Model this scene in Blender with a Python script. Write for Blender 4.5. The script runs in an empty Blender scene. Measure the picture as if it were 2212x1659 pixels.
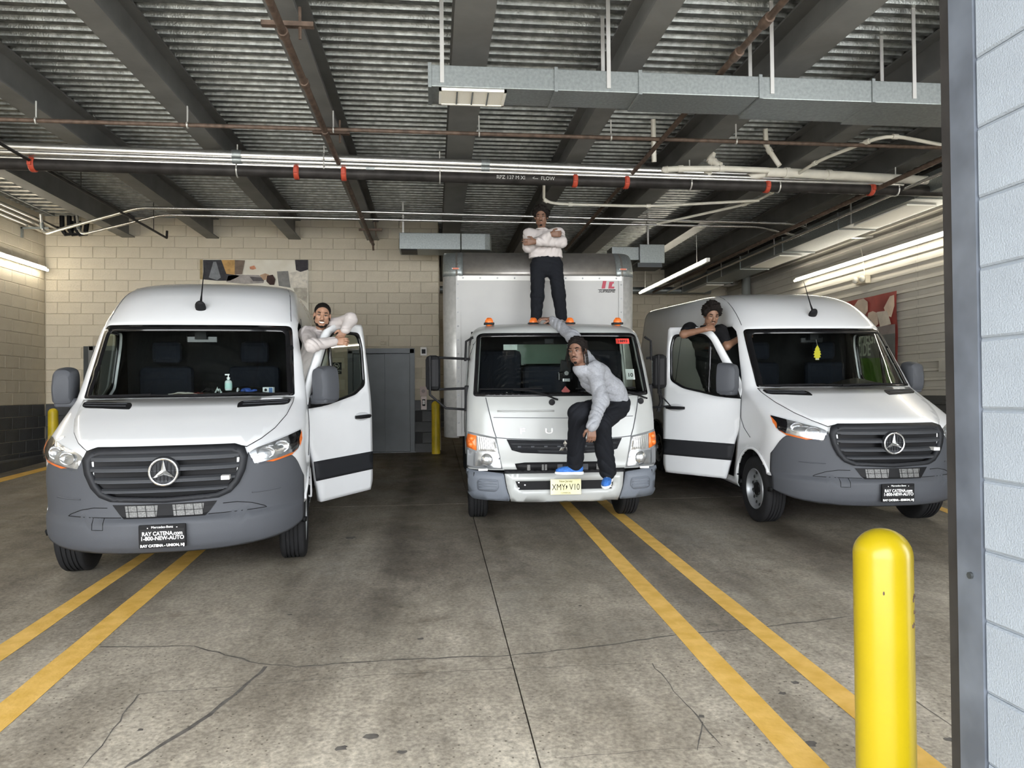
import bpy, bmesh, math, random
import numpy as np
from mathutils import Vector, Matrix
random.seed(7); np.random.seed(7)
D = bpy.data
SC = bpy.context.scene
COL = SC.collection
PI = math.pi

# ------------------------------------------------------------------ camera
FPX, CX, CY = 1600.0, 1106.0, 829.5
YAW, PITCH, ROLL = math.atan(169 / 1600), math.atan(18.8 / 1600), 0.0099
EYE = np.array([0.0, 0.0, 1.77])
SLOPE = 0.047                        # the floor climbs into the building
_F = np.array([math.sin(YAW) * math.cos(PITCH), math.cos(YAW) * math.cos(PITCH), math.sin(PITCH)])
_R0 = np.array([math.cos(YAW), -math.sin(YAW), 0.0])
_U0 = np.cross(_R0, _F)
_R = _R0 * math.cos(ROLL) - _U0 * math.sin(ROLL)
_U = _U0 * math.cos(ROLL) + _R0 * math.sin(ROLL)
cd = D.cameras.new('camera'); cam = D.objects.new('camera', cd); COL.objects.link(cam)
cam.matrix_world = Matrix(((_R[0], _U[0], -_F[0], EYE[0]), (_R[1], _U[1], -_F[1], EYE[1]), (_R[2], _U[2], -_F[2], EYE[2]), (0, 0, 0, 1)))
cd.sensor_width = 36.0; cd.lens = FPX / 2212 * 36.0; cd.clip_start = 0.05; cd.clip_end = 300
SC.camera = cam

# ------------------------------------------------------------------ world, exposure
W = D.worlds.new('overcast'); SC.world = W; W.use_nodes = True
_bg = W.node_tree.nodes['Background']
_bg.inputs[0].default_value = (0.94, 0.97, 1.0, 1); _bg.inputs[1].default_value = 8.5
SC.view_settings.view_transform = 'Standard'; SC.view_settings.look = 'None'
SC.view_settings.gamma = 1.0; SC.view_settings.use_curve_mapping = False
SC.view_settings.exposure = 0.36
SC.cycles.use_denoising = True
SC.cycles.max_bounces = 6; SC.cycles.diffuse_bounces = 3; SC.cycles.glossy_bounces = 3; SC.cycles.transmission_bounces = 3; SC.cycles.transparent_max_bounces = 10
SC.cycles.use_light_tree = False
SC.cycles.use_adaptive_sampling = True; SC.cycles.adaptive_threshold = 0.05; SC.cycles.adaptive_min_samples = 16
SC.cycles.caustics_reflective = False; SC.cycles.caustics_refractive = False

# ------------------------------------------------------------------ surveying: a pixel's ray met with a real plane
def ray(px, py): return _F + _R * (px - CX) / FPX - _U * (py - CY) / FPX
def pln(px, py, n, d):
    r = ray(px, py); n = np.array(n, float)
    return Vector(EYE + r * ((d - n @ EYE) / (n @ r)))
def on_z(px, py, z): return pln(px, py, (0, 0, 1), z)
def on_y(px, py, y): return pln(px, py, (0, 1, 0), y)
def on_x(px, py, x): return pln(px, py, (1, 0, 0), x)
def on_f(px, py): return pln(px, py, (0, -SLOPE, 1), 0)
def fz(y): return SLOPE * y

# ------------------------------------------------------------------ materials
MATS = {}
def mat(name, col=(.5, .5, .5), rough=.5, metal=0.0, var=0.0, vscale=8.0, bump=0.0, bscale=60.0, coat=0.0, alpha=1.0, emit=None, estr=0.0, col2=None, trans=0.0, ior=1.45, spec=None, sss=0.0):
    if name in MATS: return MATS[name]
    m = D.materials.new(name); m.use_nodes = True; MATS[name] = m
    nt = m.node_tree; N = nt.nodes; L = nt.links; p = N['Principled BSDF']
    def S(k, v):
        if k in p.inputs: p.inputs[k].default_value = v
    S('Base Color', (*col, 1)); S('Roughness', rough); S('Metallic', metal); S('Coat Weight', coat); S('Coat Roughness', .06)
    S('Alpha', alpha); S('Transmission Weight', trans); S('IOR', ior)
    if spec is None and max(col) < .06 and rough > .3: spec = .12
    if spec is not None: S('Specular IOR Level', spec)
    if emit: S('Emission Color', (*emit, 1)); S('Emission Strength', estr)
    tc = N.new('ShaderNodeTexCoord')
    if var or col2:
        n = N.new('ShaderNodeTexNoise'); n.inputs['Scale'].default_value = vscale; n.inputs['Detail'].default_value = 3
        L.new(tc.outputs['Object'], n.inputs['Vector'])
        r = N.new('ShaderNodeValToRGB'); L.new(n.outputs['Fac'], r.inputs[0])
        c2 = col2 if col2 else tuple(min(1, c * (1 + var)) for c in col)
        c1 = col if col2 else tuple(c * (1 - var) for c in col)
        r.color_ramp.elements[0].position = .34; r.color_ramp.elements[1].position = .68
        r.color_ramp.elements[0].color = (*c1, 1); r.color_ramp.elements[1].color = (*c2, 1)
        L.new(r.outputs[0], p.inputs['Base Color'])
    if bump:
        n2 = N.new('ShaderNodeTexNoise'); n2.inputs['Scale'].default_value = bscale; n2.inputs['Detail'].default_value = 2
        L.new(tc.outputs['Object'], n2.inputs['Vector'])
        b = N.new('ShaderNodeBump'); b.inputs['Strength'].default_value = bump; b.inputs['Distance'].default_value = .01
        L.new(n2.outputs['Fac'], b.inputs['Height']); L.new(b.outputs[0], p.inputs['Normal'])
    return m

# ------------------------------------------------------------------ mesh helpers
class MB:
    """collects simple solids; build() links them as ONE mesh object"""
    def __init__(s): s.v = []; s.f = []
    def add(s, vs, fs):
        o = len(s.v); s.v += [tuple(v) for v in vs]; s.f += [tuple(i + o for i in f) for f in fs]; return s
    def box(s, a, b, M=None):
        x0, y0, z0 = a; x1, y1, z1 = b
        vs = [Vector(p) for p in ((x0, y0, z0), (x1, y0, z0), (x1, y1, z0), (x0, y1, z0), (x0, y0, z1), (x1, y0, z1), (x1, y1, z1), (x0, y1, z1))]
        if M is not None: vs = [M @ v for v in vs]
        return s.add(vs, [(0, 3, 2, 1), (4, 5, 6, 7), (0, 1, 5, 4), (1, 2, 6, 5), (2, 3, 7, 6), (3, 0, 4, 7)])
    def tube(s, pts, r, n=10, cap=True, smooth=None):
        pts = [Vector(p) for p in pts]; rs = r if isinstance(r, (list, tuple)) else [r] * len(pts)
        o = len(s.v); k = len(pts); up = None
        for i, p in enumerate(pts):
            d = (pts[min(i + 1, k - 1)] - pts[max(i - 1, 0)]).normalized()
            if up is None:
                up = Vector((0, 0, 1)) if abs(d.z) < .9 else Vector((1, 0, 0))
            a = d.cross(up).normalized(); b = a.cross(d).normalized(); up = b
            for j in range(n):
                t = 2 * PI * j / n; s.v.append(tuple(p + (a * math.cos(t) + b * math.sin(t)) * rs[i]))
        for i in range(k - 1):
            for j in range(n):
                a0 = o + i * n + j; a1 = o + i * n + (j + 1) % n
                s.f.append((a0, a0 + n, a1 + n, a1))
        if cap: s.f.append(tuple(o + j for j in range(n))); s.f.append(tuple(o + (k - 1) * n + j for j in reversed(range(n))))
        return s
    def grid(s, P, wrap_u=False, flip=False):
        nu, nv = len(P), len(P[0]); o = len(s.v)
        for r in P: s.v += [tuple(q) for q in r]
        for i in range(nu - (0 if wrap_u else 1)):
            for j in range(nv - 1):
                a = o + i * nv + j; b = o + ((i + 1) % nu) * nv + j
                s.f.append((a, a + 1, b + 1, b) if flip else (a, b, b + 1, a + 1))
        return s
    def lathe(s, prof, n=24, M=None, arc=2 * PI):
        """prof: (r, h) pairs round the z axis"""
        P = []
        for i in range(n):
            t = arc * i / n; row = [Vector((r * math.cos(t), r * math.sin(t), h)) for r, h in prof]
            P.append([M @ q for q in row] if M is not None else row)
        return s.grid(P, wrap_u=True)
    def prism(s, poly, d, M=None):
        """poly in xy, extruded from z=0 to z=d"""
        n = len(poly); vs = [Vector((x, y, 0)) for x, y in poly] + [Vector((x, y, d)) for x, y in poly]
        if M is not None: vs = [M @ v for v in vs]
        return s.add(vs, [tuple(range(n - 1, -1, -1)), tuple(range(n, 2 * n))] + [(i, (i + 1) % n, n + (i + 1) % n, n + i) for i in range(n)])
    def ell(s, c, r, nu=12, nv=8, M=None):
        P = []
        for i in range(nu):
            t = 2 * PI * i / nu; row = []
            for j in range(nv + 1):
                ph = PI * (j / nv - .5); q = Vector((c[0] + r[0] * math.cos(ph) * math.cos(t), c[1] + r[1] * math.cos(ph) * math.sin(t), c[2] + r[2] * math.sin(ph)))
                row.append(M @ q if M is not None else q)
            P.append(row)
        return s.grid(P, wrap_u=True)
    def mesh(s, name):
        me = D.meshes.new(name); me.from_pydata(s.v, [], s.f)
        bm = bmesh.new(); bm.from_mesh(me); bmesh.ops.remove_doubles(bm, verts=bm.verts, dist=1e-5); bmesh.ops.recalc_face_normals(bm, faces=bm.faces); bm.to_mesh(me); bm.free()
        return me
    def build(s, name, m, parent=None, smooth=False, bevel=0, solid=0, soff=-1, sub=0):
        return link(name, s.mesh(name), m, parent, smooth, bevel, solid, soff, sub)

def link(name, me, m, parent=None, smooth=False, bevel=0, solid=0, soff=-1, sub=0):
    o = D.objects.new(name, me); COL.objects.link(o)
    if m is not None and not me.materials: me.materials.append(m)
    if parent is not None: o.parent = parent
    if smooth:
        me.polygons.foreach_set('use_smooth', [True] * len(me.polygons))
        if smooth != 'all':
            try: me.set_sharp_from_angle(angle=math.radians(38))
            except Exception: pass
    if bevel:
        b = o.modifiers.new('b', 'BEVEL'); b.width = bevel; b.segments = 2; b.limit_method = 'ANGLE'; b.angle_limit = math.radians(40)
    if solid:
        q = o.modifiers.new('s', 'SOLIDIFY'); q.thickness = solid; q.offset = soff
    if sub:
        q = o.modifiers.new('u', 'SUBSURF'); q.levels = sub; q.render_levels = sub
    return o
def tag(o, label=None, cat=None, group=None, kind=None):
    if label: o['label'] = label
    if cat: o['category'] = cat
    if group: o['group'] = group
    if kind: o['kind'] = kind
    return o
def struct(o): o['kind'] = 'structure'; return o
def empty(name, label, cat, loc=(0, 0, 0), group=None, M=None):
    o = D.objects.new(name, None); COL.objects.link(o); o.empty_display_size = .1
    if M is not None: o.matrix_world = M
    else: o.location = loc
    return tag(o, label, cat, group)
def text_mesh(body, size, depth=.001, align='CENTER', bold=0.0, sx=1.0, shear=0.0, spacing=1.0):
    """flat lettering lying in its own xy plane, centred on the origin"""
    cu = D.curves.new('t', 'FONT'); cu.body = body; cu.size = size; cu.extrude = depth; cu.align_x = align; cu.align_y = 'CENTER'
    cu.offset = bold; cu.shear = shear; cu.space_character = spacing; cu.resolution_u = 3
    o = D.objects.new('t', cu); COL.objects.link(o); bpy.context.view_layer.update()
    me = D.meshes.new_from_object(o.evaluated_get(bpy.context.evaluated_depsgraph_get()))
    D.objects.remove(o); D.curves.remove(cu)
    me.transform(Matrix.Diagonal((sx, 1, 1, 1))); me.name = 'lettering'
    return me
def text(name, body, size, m, parent, M, **k):
    me = text_mesh(body, size, **k); me.transform(M)
    if me.materials: me.materials.clear()
    return link(name, me, m, parent)
def lerp_tab(tab, v):
    xs = [a for a, _ in tab]; ys = [b for _, b in tab]
    return float(np.interp(v, xs, ys))
_SPL = {}
def smooth_tab(tab, v):
    """monotone cubic through a table"""
    k = id(tab)
    if k not in _SPL:
        x = np.array([a for a, _ in tab], float); y = np.array([b for _, b in tab], float)
        h = np.diff(x); dl = np.diff(y) / h; m = np.zeros(len(x)); m[0] = dl[0]; m[-1] = dl[-1]
        for i in range(1, len(x) - 1):
            m[i] = 0 if dl[i - 1] * dl[i] <= 0 else 2 * dl[i - 1] * dl[i] / (dl[i - 1] + dl[i])
        _SPL[k] = (x, y, h, m, tab)
    x, y, h, m, _ = _SPL[k]
    if v <= x[0]: return float(y[0])
    if v >= x[-1]: return float(y[-1])
    i = int(np.searchsorted(x, v) - 1); i = max(0, min(i, len(h) - 1)); t = (v - x[i]) / h[i]
    return float((1 + 2 * t) * (1 - t) ** 2 * y[i] + t * (1 - t) ** 2 * h[i] * m[i] + t * t * (3 - 2 * t) * y[i + 1] + t * t * (t - 1) * h[i] * m[i + 1])
def TR(x=0, y=0, z=0): return Matrix.Translation((x, y, z))
def RZ(a): return Matrix.Rotation(a, 4, 'Z')
def RX(a): return Matrix.Rotation(a, 4, 'X')
def RY(a): return Matrix.Rotation(a, 4, 'Y')
RAMP = math.atan(SLOPE)
def ramp_frame(x, y, psi=0.0): return TR(x, y, fz(y)) @ RX(RAMP) @ RZ(psi)
FACE = Matrix(((1, 0, 0, 0), (0, 0, -1, 0), (0, 1, 0, 0), (0, 0, 0, 1)))   # lettering turned upright, read from -y
# ================================================================== materials of the place
def concrete(name, stain=True):
    m = D.materials.new(name); m.use_nodes = True; nt = m.node_tree; N = nt.nodes; L = nt.links; p = N['Principled BSDF']
    g = N.new('ShaderNodeNewGeometry')
    def noise(s, d=6, rough=.6, vec=None):
        n = N.new('ShaderNodeTexNoise'); n.inputs['Scale'].default_value = s; n.inputs['Detail'].default_value = min(d, 4); n.inputs['Roughness'].default_value = rough
        L.new(vec or g.outputs['Position'], n.inputs['Vector']); return n
    def ramp(src, a, b, c0, c1):
        r = N.new('ShaderNodeValToRGB'); L.new(src, r.inputs[0]); r.color_ramp.elements[0].position = a; r.color_ramp.elements[1].position = b
        r.color_ramp.elements[0].color = (*c0, 1); r.color_ramp.elements[1].color = (*c1, 1); return r
    def mix(fac, a, b, mode='MIX'):
        x = N.new('ShaderNodeMix'); x.data_type = 'RGBA'; x.blend_type = mode
        if isinstance(fac, float): x.inputs['Factor'].default_value = fac
        else: L.new(fac, x.inputs['Factor'])
        L.new(a, x.inputs['A']); L.new(b, x.inputs['B']); return x.outputs['Result']
    base = ramp(noise(.55, 8, .65).outputs['Fac'], .35, .68, (.50, .45, .375), (.72, .665, .57))
    fine = ramp(noise(42, 3).outputs['Fac'], .3, .72, (.60, .59, .57), (1.26, 1.25, 1.21))
    col = mix(1.0, base.outputs[0], fine.outputs[0], 'MULTIPLY')
    # tyre and oil stains drawn out along the lanes
    mp = N.new('ShaderNodeMapping'); mp.inputs['Scale'].default_value = (1.6, .33, 1); L.new(g.outputs['Position'], mp.inputs['Vector'])
    st = ramp(noise(.9, 7, .7, mp.outputs[0]).outputs['Fac'], .36, .60, (.42, .40, .38), (1, 1, 1))
    col = mix(.75, col, st.outputs[0], 'MULTIPLY')
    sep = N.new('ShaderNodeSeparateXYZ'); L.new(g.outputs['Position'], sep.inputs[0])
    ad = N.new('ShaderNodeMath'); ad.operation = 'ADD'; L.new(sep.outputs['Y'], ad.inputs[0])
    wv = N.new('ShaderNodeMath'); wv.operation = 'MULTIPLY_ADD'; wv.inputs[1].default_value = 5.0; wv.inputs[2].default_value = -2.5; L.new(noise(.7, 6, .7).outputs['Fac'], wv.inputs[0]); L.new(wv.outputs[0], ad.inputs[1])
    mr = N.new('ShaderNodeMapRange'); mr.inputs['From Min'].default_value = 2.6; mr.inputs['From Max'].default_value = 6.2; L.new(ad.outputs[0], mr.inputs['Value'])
    inner_tone = ramp(mr.outputs[0], 0, 1, (1, 1, 1), (.42, .41, .405))  # concrete gets darker from the gate inwards, with a ragged edge
    col = mix(1.0, col, inner_tone.outputs[0], 'MULTIPLY')
    mott = ramp(noise(6.5, 4, .75).outputs['Fac'], .40, .66, (.74, .73, .72), (1.20, 1.19, 1.17)); col = mix(.45, col, mott.outputs[0], 'MULTIPLY')
    blot = ramp(noise(2.3, 6, .75).outputs['Fac'], .62, .74, (1, 1, 1), (.52, .49, .46))
    col = mix(.8, col, blot.outputs[0], 'MULTIPLY')
    # a drip-stained lane in front of the truck
    for xs, wd, ya, yb, dk in ((-.32, .22, 3.6, 9.5, .45), (.62, .16, 4.6, 9.0, .62), (3.6, .35, 5.0, 9.0, .6)):
        dx = N.new('ShaderNodeMath'); dx.operation = 'SUBTRACT'; dx.inputs[1].default_value = xs; L.new(sep.outputs['X'], dx.inputs[0])
        ab = N.new('ShaderNodeMath'); ab.operation = 'ABSOLUTE'; L.new(dx.outputs[0], ab.inputs[0])
        jit = N.new('ShaderNodeMath'); jit.operation = 'MULTIPLY_ADD'; jit.inputs[1].default_value = .9; L.new(noise(2.1, 6, .75).outputs['Fac'], jit.inputs[0]); L.new(ab.outputs[0], jit.inputs[2])
        mx_ = N.new('ShaderNodeMapRange'); mx_.inputs['From Min'].default_value = .36; mx_.inputs['From Max'].default_value = .36 + wd * 1.6; mx_.inputs['To Min'].default_value = 1; mx_.inputs['To Max'].default_value = 0; L.new(jit.outputs[0], mx_.inputs['Value'])
        my_ = N.new('ShaderNodeMapRange'); my_.interpolation_type = 'SMOOTHSTEP'; my_.inputs['From Min'].default_value = ya; my_.inputs['From Max'].default_value = ya + 1.6; L.new(sep.outputs['Y'], my_.inputs['Value'])
        pr = N.new('ShaderNodeMath'); pr.operation = 'MULTIPLY'; L.new(mx_.outputs[0], pr.inputs[0]); L.new(my_.outputs[0], pr.inputs[1])
        rg = ramp(pr.outputs[0], 0, 1, (1, 1, 1), (dk, dk * .97, dk * .93)); col = mix(1.0, col, rg.outputs[0], 'MULTIPLY')
    # dark pinholes
    v = N.new('ShaderNodeTexVoronoi'); v.inputs['Scale'].default_value = 24; L.new(g.outputs['Position'], v.inputs['Vector'])
    ho = ramp(v.outputs['Distance'], .10, .17, (.3, .28, .26), (1, 1, 1))
    gate = ramp(noise(.8, 2).outputs['Fac'], .46, .56, (0, 0, 0), (1, 1, 1))
    col = mix(gate.outputs[0], col, mix(1.0, col, ho.outputs[0], 'MULTIPLY'))
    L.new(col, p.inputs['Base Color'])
    rr = ramp(noise(1.7, 5).outputs['Fac'], .35, .7, (.42,) * 3, (.78,) * 3); L.new(rr.outputs[0], p.inputs['Roughness'])
    b = N.new('ShaderNodeBump'); b.inputs['Strength'].default_value = .35; b.inputs['Distance'].default_value = .006
    L.new(noise(55, 5).outputs['Fac'], b.inputs['Height']); L.new(b.outputs[0], p.inputs['Normal'])
    MATS[name] = m; return m
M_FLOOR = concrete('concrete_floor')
M_JOINT = mat('joint_dirt', (.06, .055, .05), .95)
M_CREAM = mat('cream_block_paint', (.54, .48, .37), .55, var=.05, vscale=3, bump=.55, bscale=70)
M_CREAMJ = mat('cream_mortar', (.43, .38, .29), .7, var=.06, vscale=9)
M_CHAR = mat('charcoal_block_paint', (.07, .072, .074), .5, var=.15, vscale=3, bump=.5, bscale=70)
M_CHARJ = mat('charcoal_mortar', (.055, .056, .058), .7)
M_BLUEBLK = mat('pale_blue_block_paint', (.30, .335, .375), .6, var=.05, vscale=5, bump=.3, bscale=170)
M_BLUEJ = mat('pale_blue_mortar', (.26, .29, .32), .8)
M_STEEL = mat('painted_beam_steel', (.16, .158, .15), .55, var=.12, vscale=3, bump=.1, bscale=30)
M_DECK = mat('galvanised_deck', (.24, .25, .24), .42, metal=.75, var=.3, vscale=14, bump=.35, bscale=55)
M_GALV = mat('galvanised_duct', (.27, .29, .285), .42, metal=.7, var=.12, vscale=40)
M_CONDUIT = mat('bright_conduit', (.66, .65, .62), .27, metal=.9, var=.08, vscale=5)
M_BLACKPIPE = mat('black_iron_pipe', (.035, .032, .03), .45, metal=.2, var=.3, vscale=6)
M_RUST = mat('rusty_pipe', (.11, .075, .055), .6, metal=.2, var=.35, vscale=14)
M_RED = mat('red_coupling', (.42, .06, .03), .45, var=.15, vscale=20)
M_PVC = mat('white_pvc', (.72, .69, .60), .4, var=.06, vscale=8)
M_YEL = mat('yellow_bollard', (.38, .285, .006), .28, var=.04, vscale=4, bump=.05, bscale=12)
M_YELOLD = mat('worn_yellow_paint', (.62, .46, .02), .45, var=.15, vscale=5)
M_STRIPE = mat('yellow_line_paint', (.62, .37, .07), .6, col2=(.76, .48, .13), vscale=9, bump=.2, bscale=40)
M_DARKMET = mat('dark_door_metal', (.055, .06, .062), .4, metal=.3, var=.08, vscale=4)
M_WHITE = mat('white_plastic', (.78, .76, .73), .4)
M_BLACK = mat('black_plastic', (.012, .012, .013), .45)
M_TUBE = mat('lit_tube', (1, 1, 1), .3, emit=(1.0, .93, .78), estr=24)
M_HANG = mat('zinc_hanger', (.58, .57, .54), .4, metal=.6)
M_RIBWALL = mat('ribbed_wall_paint', (.50, .475, .42), .42, var=.05, vscale=2, bump=.08, bscale=20)
M_RIBDARK = mat('ribbed_wall_dark', (.09, .09, .088), .5)

XL, XR, YB, YD, XE = -6.93, 7.85, 14.1, 19.2, .11   # left wall, right wall, lift wall, deep wall, lift wall's corner
ZD, ZB = 5.03, 4.66                                  # deck underside, beam underside
YF = 2.0                                             # inner edge of the gateway

# ------------------------------------------------------------------ floor: a ramped slab, cut by joints into panels
floor = struct(MB().add([(XL - 2, -14, fz(-14) - .02), (XR + 1, -14, fz(-14) - .02), (XR + 1, YD + .3, fz(YD + .3) - .02), (XL - 2, YD + .3, fz(YD + .3) - .02),
    (XL - 2, -14, fz(-14) - .3), (XR + 1, -14, fz(-14) - .3), (XR + 1, YD + .3, fz(YD + .3) - .3), (XL - 2, YD + .3, fz(YD + .3) - .3)],
    [(0, 1, 2, 3), (7, 6, 5, 4), (0, 4, 5, 1), (1, 5, 6, 2), (2, 6, 7, 3), (3, 7, 4, 0)]).build('floor', M_JOINT))
_j0, _j1 = on_f(1022.7, 1117.8), on_f(1167, 1655.7)
_kx = (_j1.x - _j0.x) / (_j1.y - _j0.y)
def xjoint(y): return _j0.x + _kx * (y - _j0.y)
def slab(xa0, xb0, ya, yb, xa1=None, xb1=None):
    g = .004; xa1 = xa0 if xa1 is None else xa1; xb1 = xb0 if xb1 is None else xb1
    q = [(xa0 + g, ya + g), (xb0 - g, ya + g), (xb1 - g, yb - g), (xa1 + g, yb - g)]
    MB().add([(x, y, fz(y)) for x, y in q] + [(x, y, fz(y) - .06) for x, y in q],
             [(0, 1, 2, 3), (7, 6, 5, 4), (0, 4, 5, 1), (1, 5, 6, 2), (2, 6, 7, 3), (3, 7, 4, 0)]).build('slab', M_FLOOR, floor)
_ys = [-14, -6, 1.2, 9.05, YD + .3]
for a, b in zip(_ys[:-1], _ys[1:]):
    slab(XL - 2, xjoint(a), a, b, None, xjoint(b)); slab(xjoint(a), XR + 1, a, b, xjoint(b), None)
def crack(px, w0, name='crack'):
    pts = [on_f(*p) for p in px]; rnd = random.Random(len(px) * 31 + int(px[0][0])); fine = []
    for a, b in zip(pts[:-1], pts[1:]):
        n = max(2, int((b - a).length / .07))
        for i in range(n):
            q = a.lerp(b, i / n); d = (b - a).normalized(); s = rnd.uniform(-1, 1) * .008
            fine.append((q + Vector((-d.y, d.x, 0)) * s, rnd.uniform(.6, 1.5)))
    fine.append((pts[-1], .3)); top = []; bot = []
    for i, (q, s) in enumerate(fine):
        d = (fine[min(i + 1, len(fine) - 1)][0] - fine[max(i - 1, 0)][0]).normalized(); n = Vector((-d.y, d.x, 0)) * w0 * s
        top.append((q.x + n.x, q.y + n.y, fz(q.y + n.y) + .0012)); bot.append((q.x - n.x, q.y - n.y, fz(q.y - n.y) + .0012))
    return MB().grid([top, bot]).build(name, M_JOINTS, floor)
M_JOINTS = mat('crack_dirt', (.11, .10, .088), .9, var=.3, vscale=20)
crack([(215, 1398), (420, 1396), (560, 1434), (640, 1440), (860, 1425), (1104, 1416), (1300, 1395), (1470, 1370), (1600, 1360), (1840, 1332)], .006)
crack([(575, 1440), (520, 1490), (430, 1560), (300, 1640), (270, 1659)], .010)
crack([(295, 1500), (560, 1478), (800, 1460), (1100, 1444), (1410, 1433)], .0022)
crack([(298, 1502), (235, 1590), (178, 1659)], .003)
crack([(1408, 1433), (1480, 1520), (1560, 1612)], .003)
crack([(1205, 1640), (1380, 1622), (1560, 1612)], .0015)
crack([(1520, 1560), (1506, 1622)], .003)
crack([(1958, 1502), (2075, 1580)], .002)
for i, (px, py, r) in enumerate([(800, 1591, .03), (737, 1617, .025), (868, 1625, .018), (303, 1577, .014), (627, 1328, .016), (1604, 1512, .022), (1748, 1607, .03), (1718, 1475, .024), (1690, 1498, .02), (1968, 1265, .03), (2053, 1598, .022), (757, 1162, .05), (908, 1380, .02), (1253, 1309, .014), (1515, 1548, .016)]):
    c = on_f(px, py); rnd = random.Random(i); n = 11; k = [rnd.uniform(.6, 1.2) for _ in range(n)]
    vs = [(c.x + math.cos(2 * PI * j / n) * r * k[j] * 1.2, c.y + math.sin(2 * PI * j / n) * r * k[j], 0) for j in range(n)]
    MB().add([(x, y, fz(y) + .0018) for x, y, _ in vs], [tuple(range(n))]).build('gum_spot', M_JOINTS, floor)

def stripe(label, a0, a1, b0, b1, n=24):
    """painted line from its near edge corners a0,a1 to its far edge corners b0,b1 (points on the floor)"""
    rnd = random.Random(label); L_ = []; R_ = []
    for i in range(n + 1):
        t = i / n; p = a0.lerp(b0, t); q = a1.lerp(b1, t); e = (q - p) * .02
        p = p + e * rnd.uniform(-1, 1); q = q + e * rnd.uniform(-1, 1)
        L_.append((p.x, p.y, fz(p.y) + .0024)); R_.append((q.x, q.y, fz(q.y) + .0024))
    o = MB().grid([L_, R_]).build('floor_stripe', M_STRIPE, None, solid=.0015)
    return tag(o, label, 'floor marking', 'yellow lane lines')
def stripe_px(label, e0, e1, far, near=None):
    """two pixels on each edge fix the line; it is then drawn between two depths"""
    out = []
    for (p, q) in (e0, e1):
        a, b = on_f(*p), on_f(*q); s = (b.x - a.x) / (b.y - a.y)
        out.append([Vector((a.x + s * (y - a.y), y, fz(y))) for y in (near, far)])
    return stripe(label, out[0][0], out[1][0], out[0][1], out[1][1])
stripe_px('outer worn yellow line running under the left van, nearest the cream wall', ((0, 1393), (303, 1197.7)), ((0, 1430), (350.5, 1184)), 9.5, 2.6)
stripe_px('inner worn yellow line running under the left van, nearest the middle lane', ((0, 1519.6), (397.7, 1197.7)), ((0, 1582), (455, 1179)), 9.5, 2.0)
stripe_px('yellow line running from the foreground to the truck bumper, left of its pair', ((1217.7, 1096), (1715, 1659)), ((1243, 1096), (1793, 1659)), 12.5, 2.2)
stripe_px('yellow line running from the yellow bollard to the truck wheel, right of its pair', ((1326, 1114), (1843, 1551)), ((1353, 1114), (2044, 1659)), 12.5, 1.4)
stripe_px('short visible yellow line on the floor beside the right van', ((2014, 1096), (2066, 1117)), ((2024, 1092), (2066, 1107)), 13.0, 5.0)
stripe_px('thin yellow line on the floor along the foot of the left wall', ((0, 1042), (102, 1015)), ((0, 1033), (102, 1008)), 13.9, 8.0)

# ------------------------------------------------------------------ block walls: every block a piece of its wall
BW, BH = .4064, .2032
def block_mesh(w, h, d=.10, c=.006, g=.006):
    """front face towards -y, chamfered"""
    x0, x1, z0, z1 = -w / 2 + g / 2, w / 2 - g / 2, -h / 2 + g / 2, h / 2 - g / 2
    v = [(x0 + c, 0, z0 + c), (x1 - c, 0, z0 + c), (x1 - c, 0, z1 - c), (x0 + c, 0, z1 - c), (x0, c, z0), (x1, c, z0), (x1, c, z1), (x0, c, z1), (x0, d, z0), (x1, d, z0), (x1, d, z1), (x0, d, z1)]
    f = [(0, 1, 2, 3)] + [(i + 4, (i + 1) % 4 + 4, (i + 1) % 4, i) for i in range(4)] + [(i + 8, (i + 1) % 4 + 8, (i + 1) % 4 + 4, i + 4) for i in range(4)] + [(11, 10, 9, 8)]
    return MB().add(v, f)
_bm = {}
def bmesh_for(w, h, m):
    k = (round(w, 3), round(h, 3), m.name)
    if k not in _bm:
        me = block_mesh(w, h).mesh('block'); me.materials.append(m); _bm[k] = me
    return _bm[k]
def block_wall(wall, O, ux, W_, z0, z1, mat_of, skip=None, singly=None, phase=0):
    """O: foot of the wall's face, ux: unit vector along it; blocks bonded half over half, face turned to the left of ux... (-y for ux=+x)"""
    ux = Vector(ux); ang = math.atan2(ux.y, ux.x); rest = {}
    nz = int(math.ceil((z1 - z0) / BH))
    for r in range(nz):
        za = z0 + r * BH; zb = min(za + BH, z1)
        s = -(BW / 2 if (r + phase) % 2 else 0)
        while s < W_:
            a = max(s, 0); b = min(s + BW, W_); s += BW
            if b - a < .05: continue
            c = (a + b) / 2; zc = (za + zb) / 2
            if skip and skip(c, zc): continue
            m = mat_of(zc); M = Matrix.Translation(Vector(O) + ux * c + Vector((0, 0, zc - O[2]))) @ RZ(ang)
            if singly is None or singly(c, zc):
                o = D.objects.new('block', bmesh_for(b - a, zb - za, m)); COL.objects.link(o); o.parent = wall; o.matrix_world = M
            else:
                mb = rest.setdefault(m.name, MB()); q = block_mesh(b - a, zb - za); mb.add([M @ Vector(v) for v in q.v], q.f)
    for k, mb in rest.items():
        tag(mb.build('remaining_blocks', MATS[k], wall), kind='stuff')
ZP = 1.646                       # top of the charcoal band
Z0B = ZP - 5 * BH                # first whole course
def paint(z): return M_CREAM if z > ZP else M_CHAR
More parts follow.
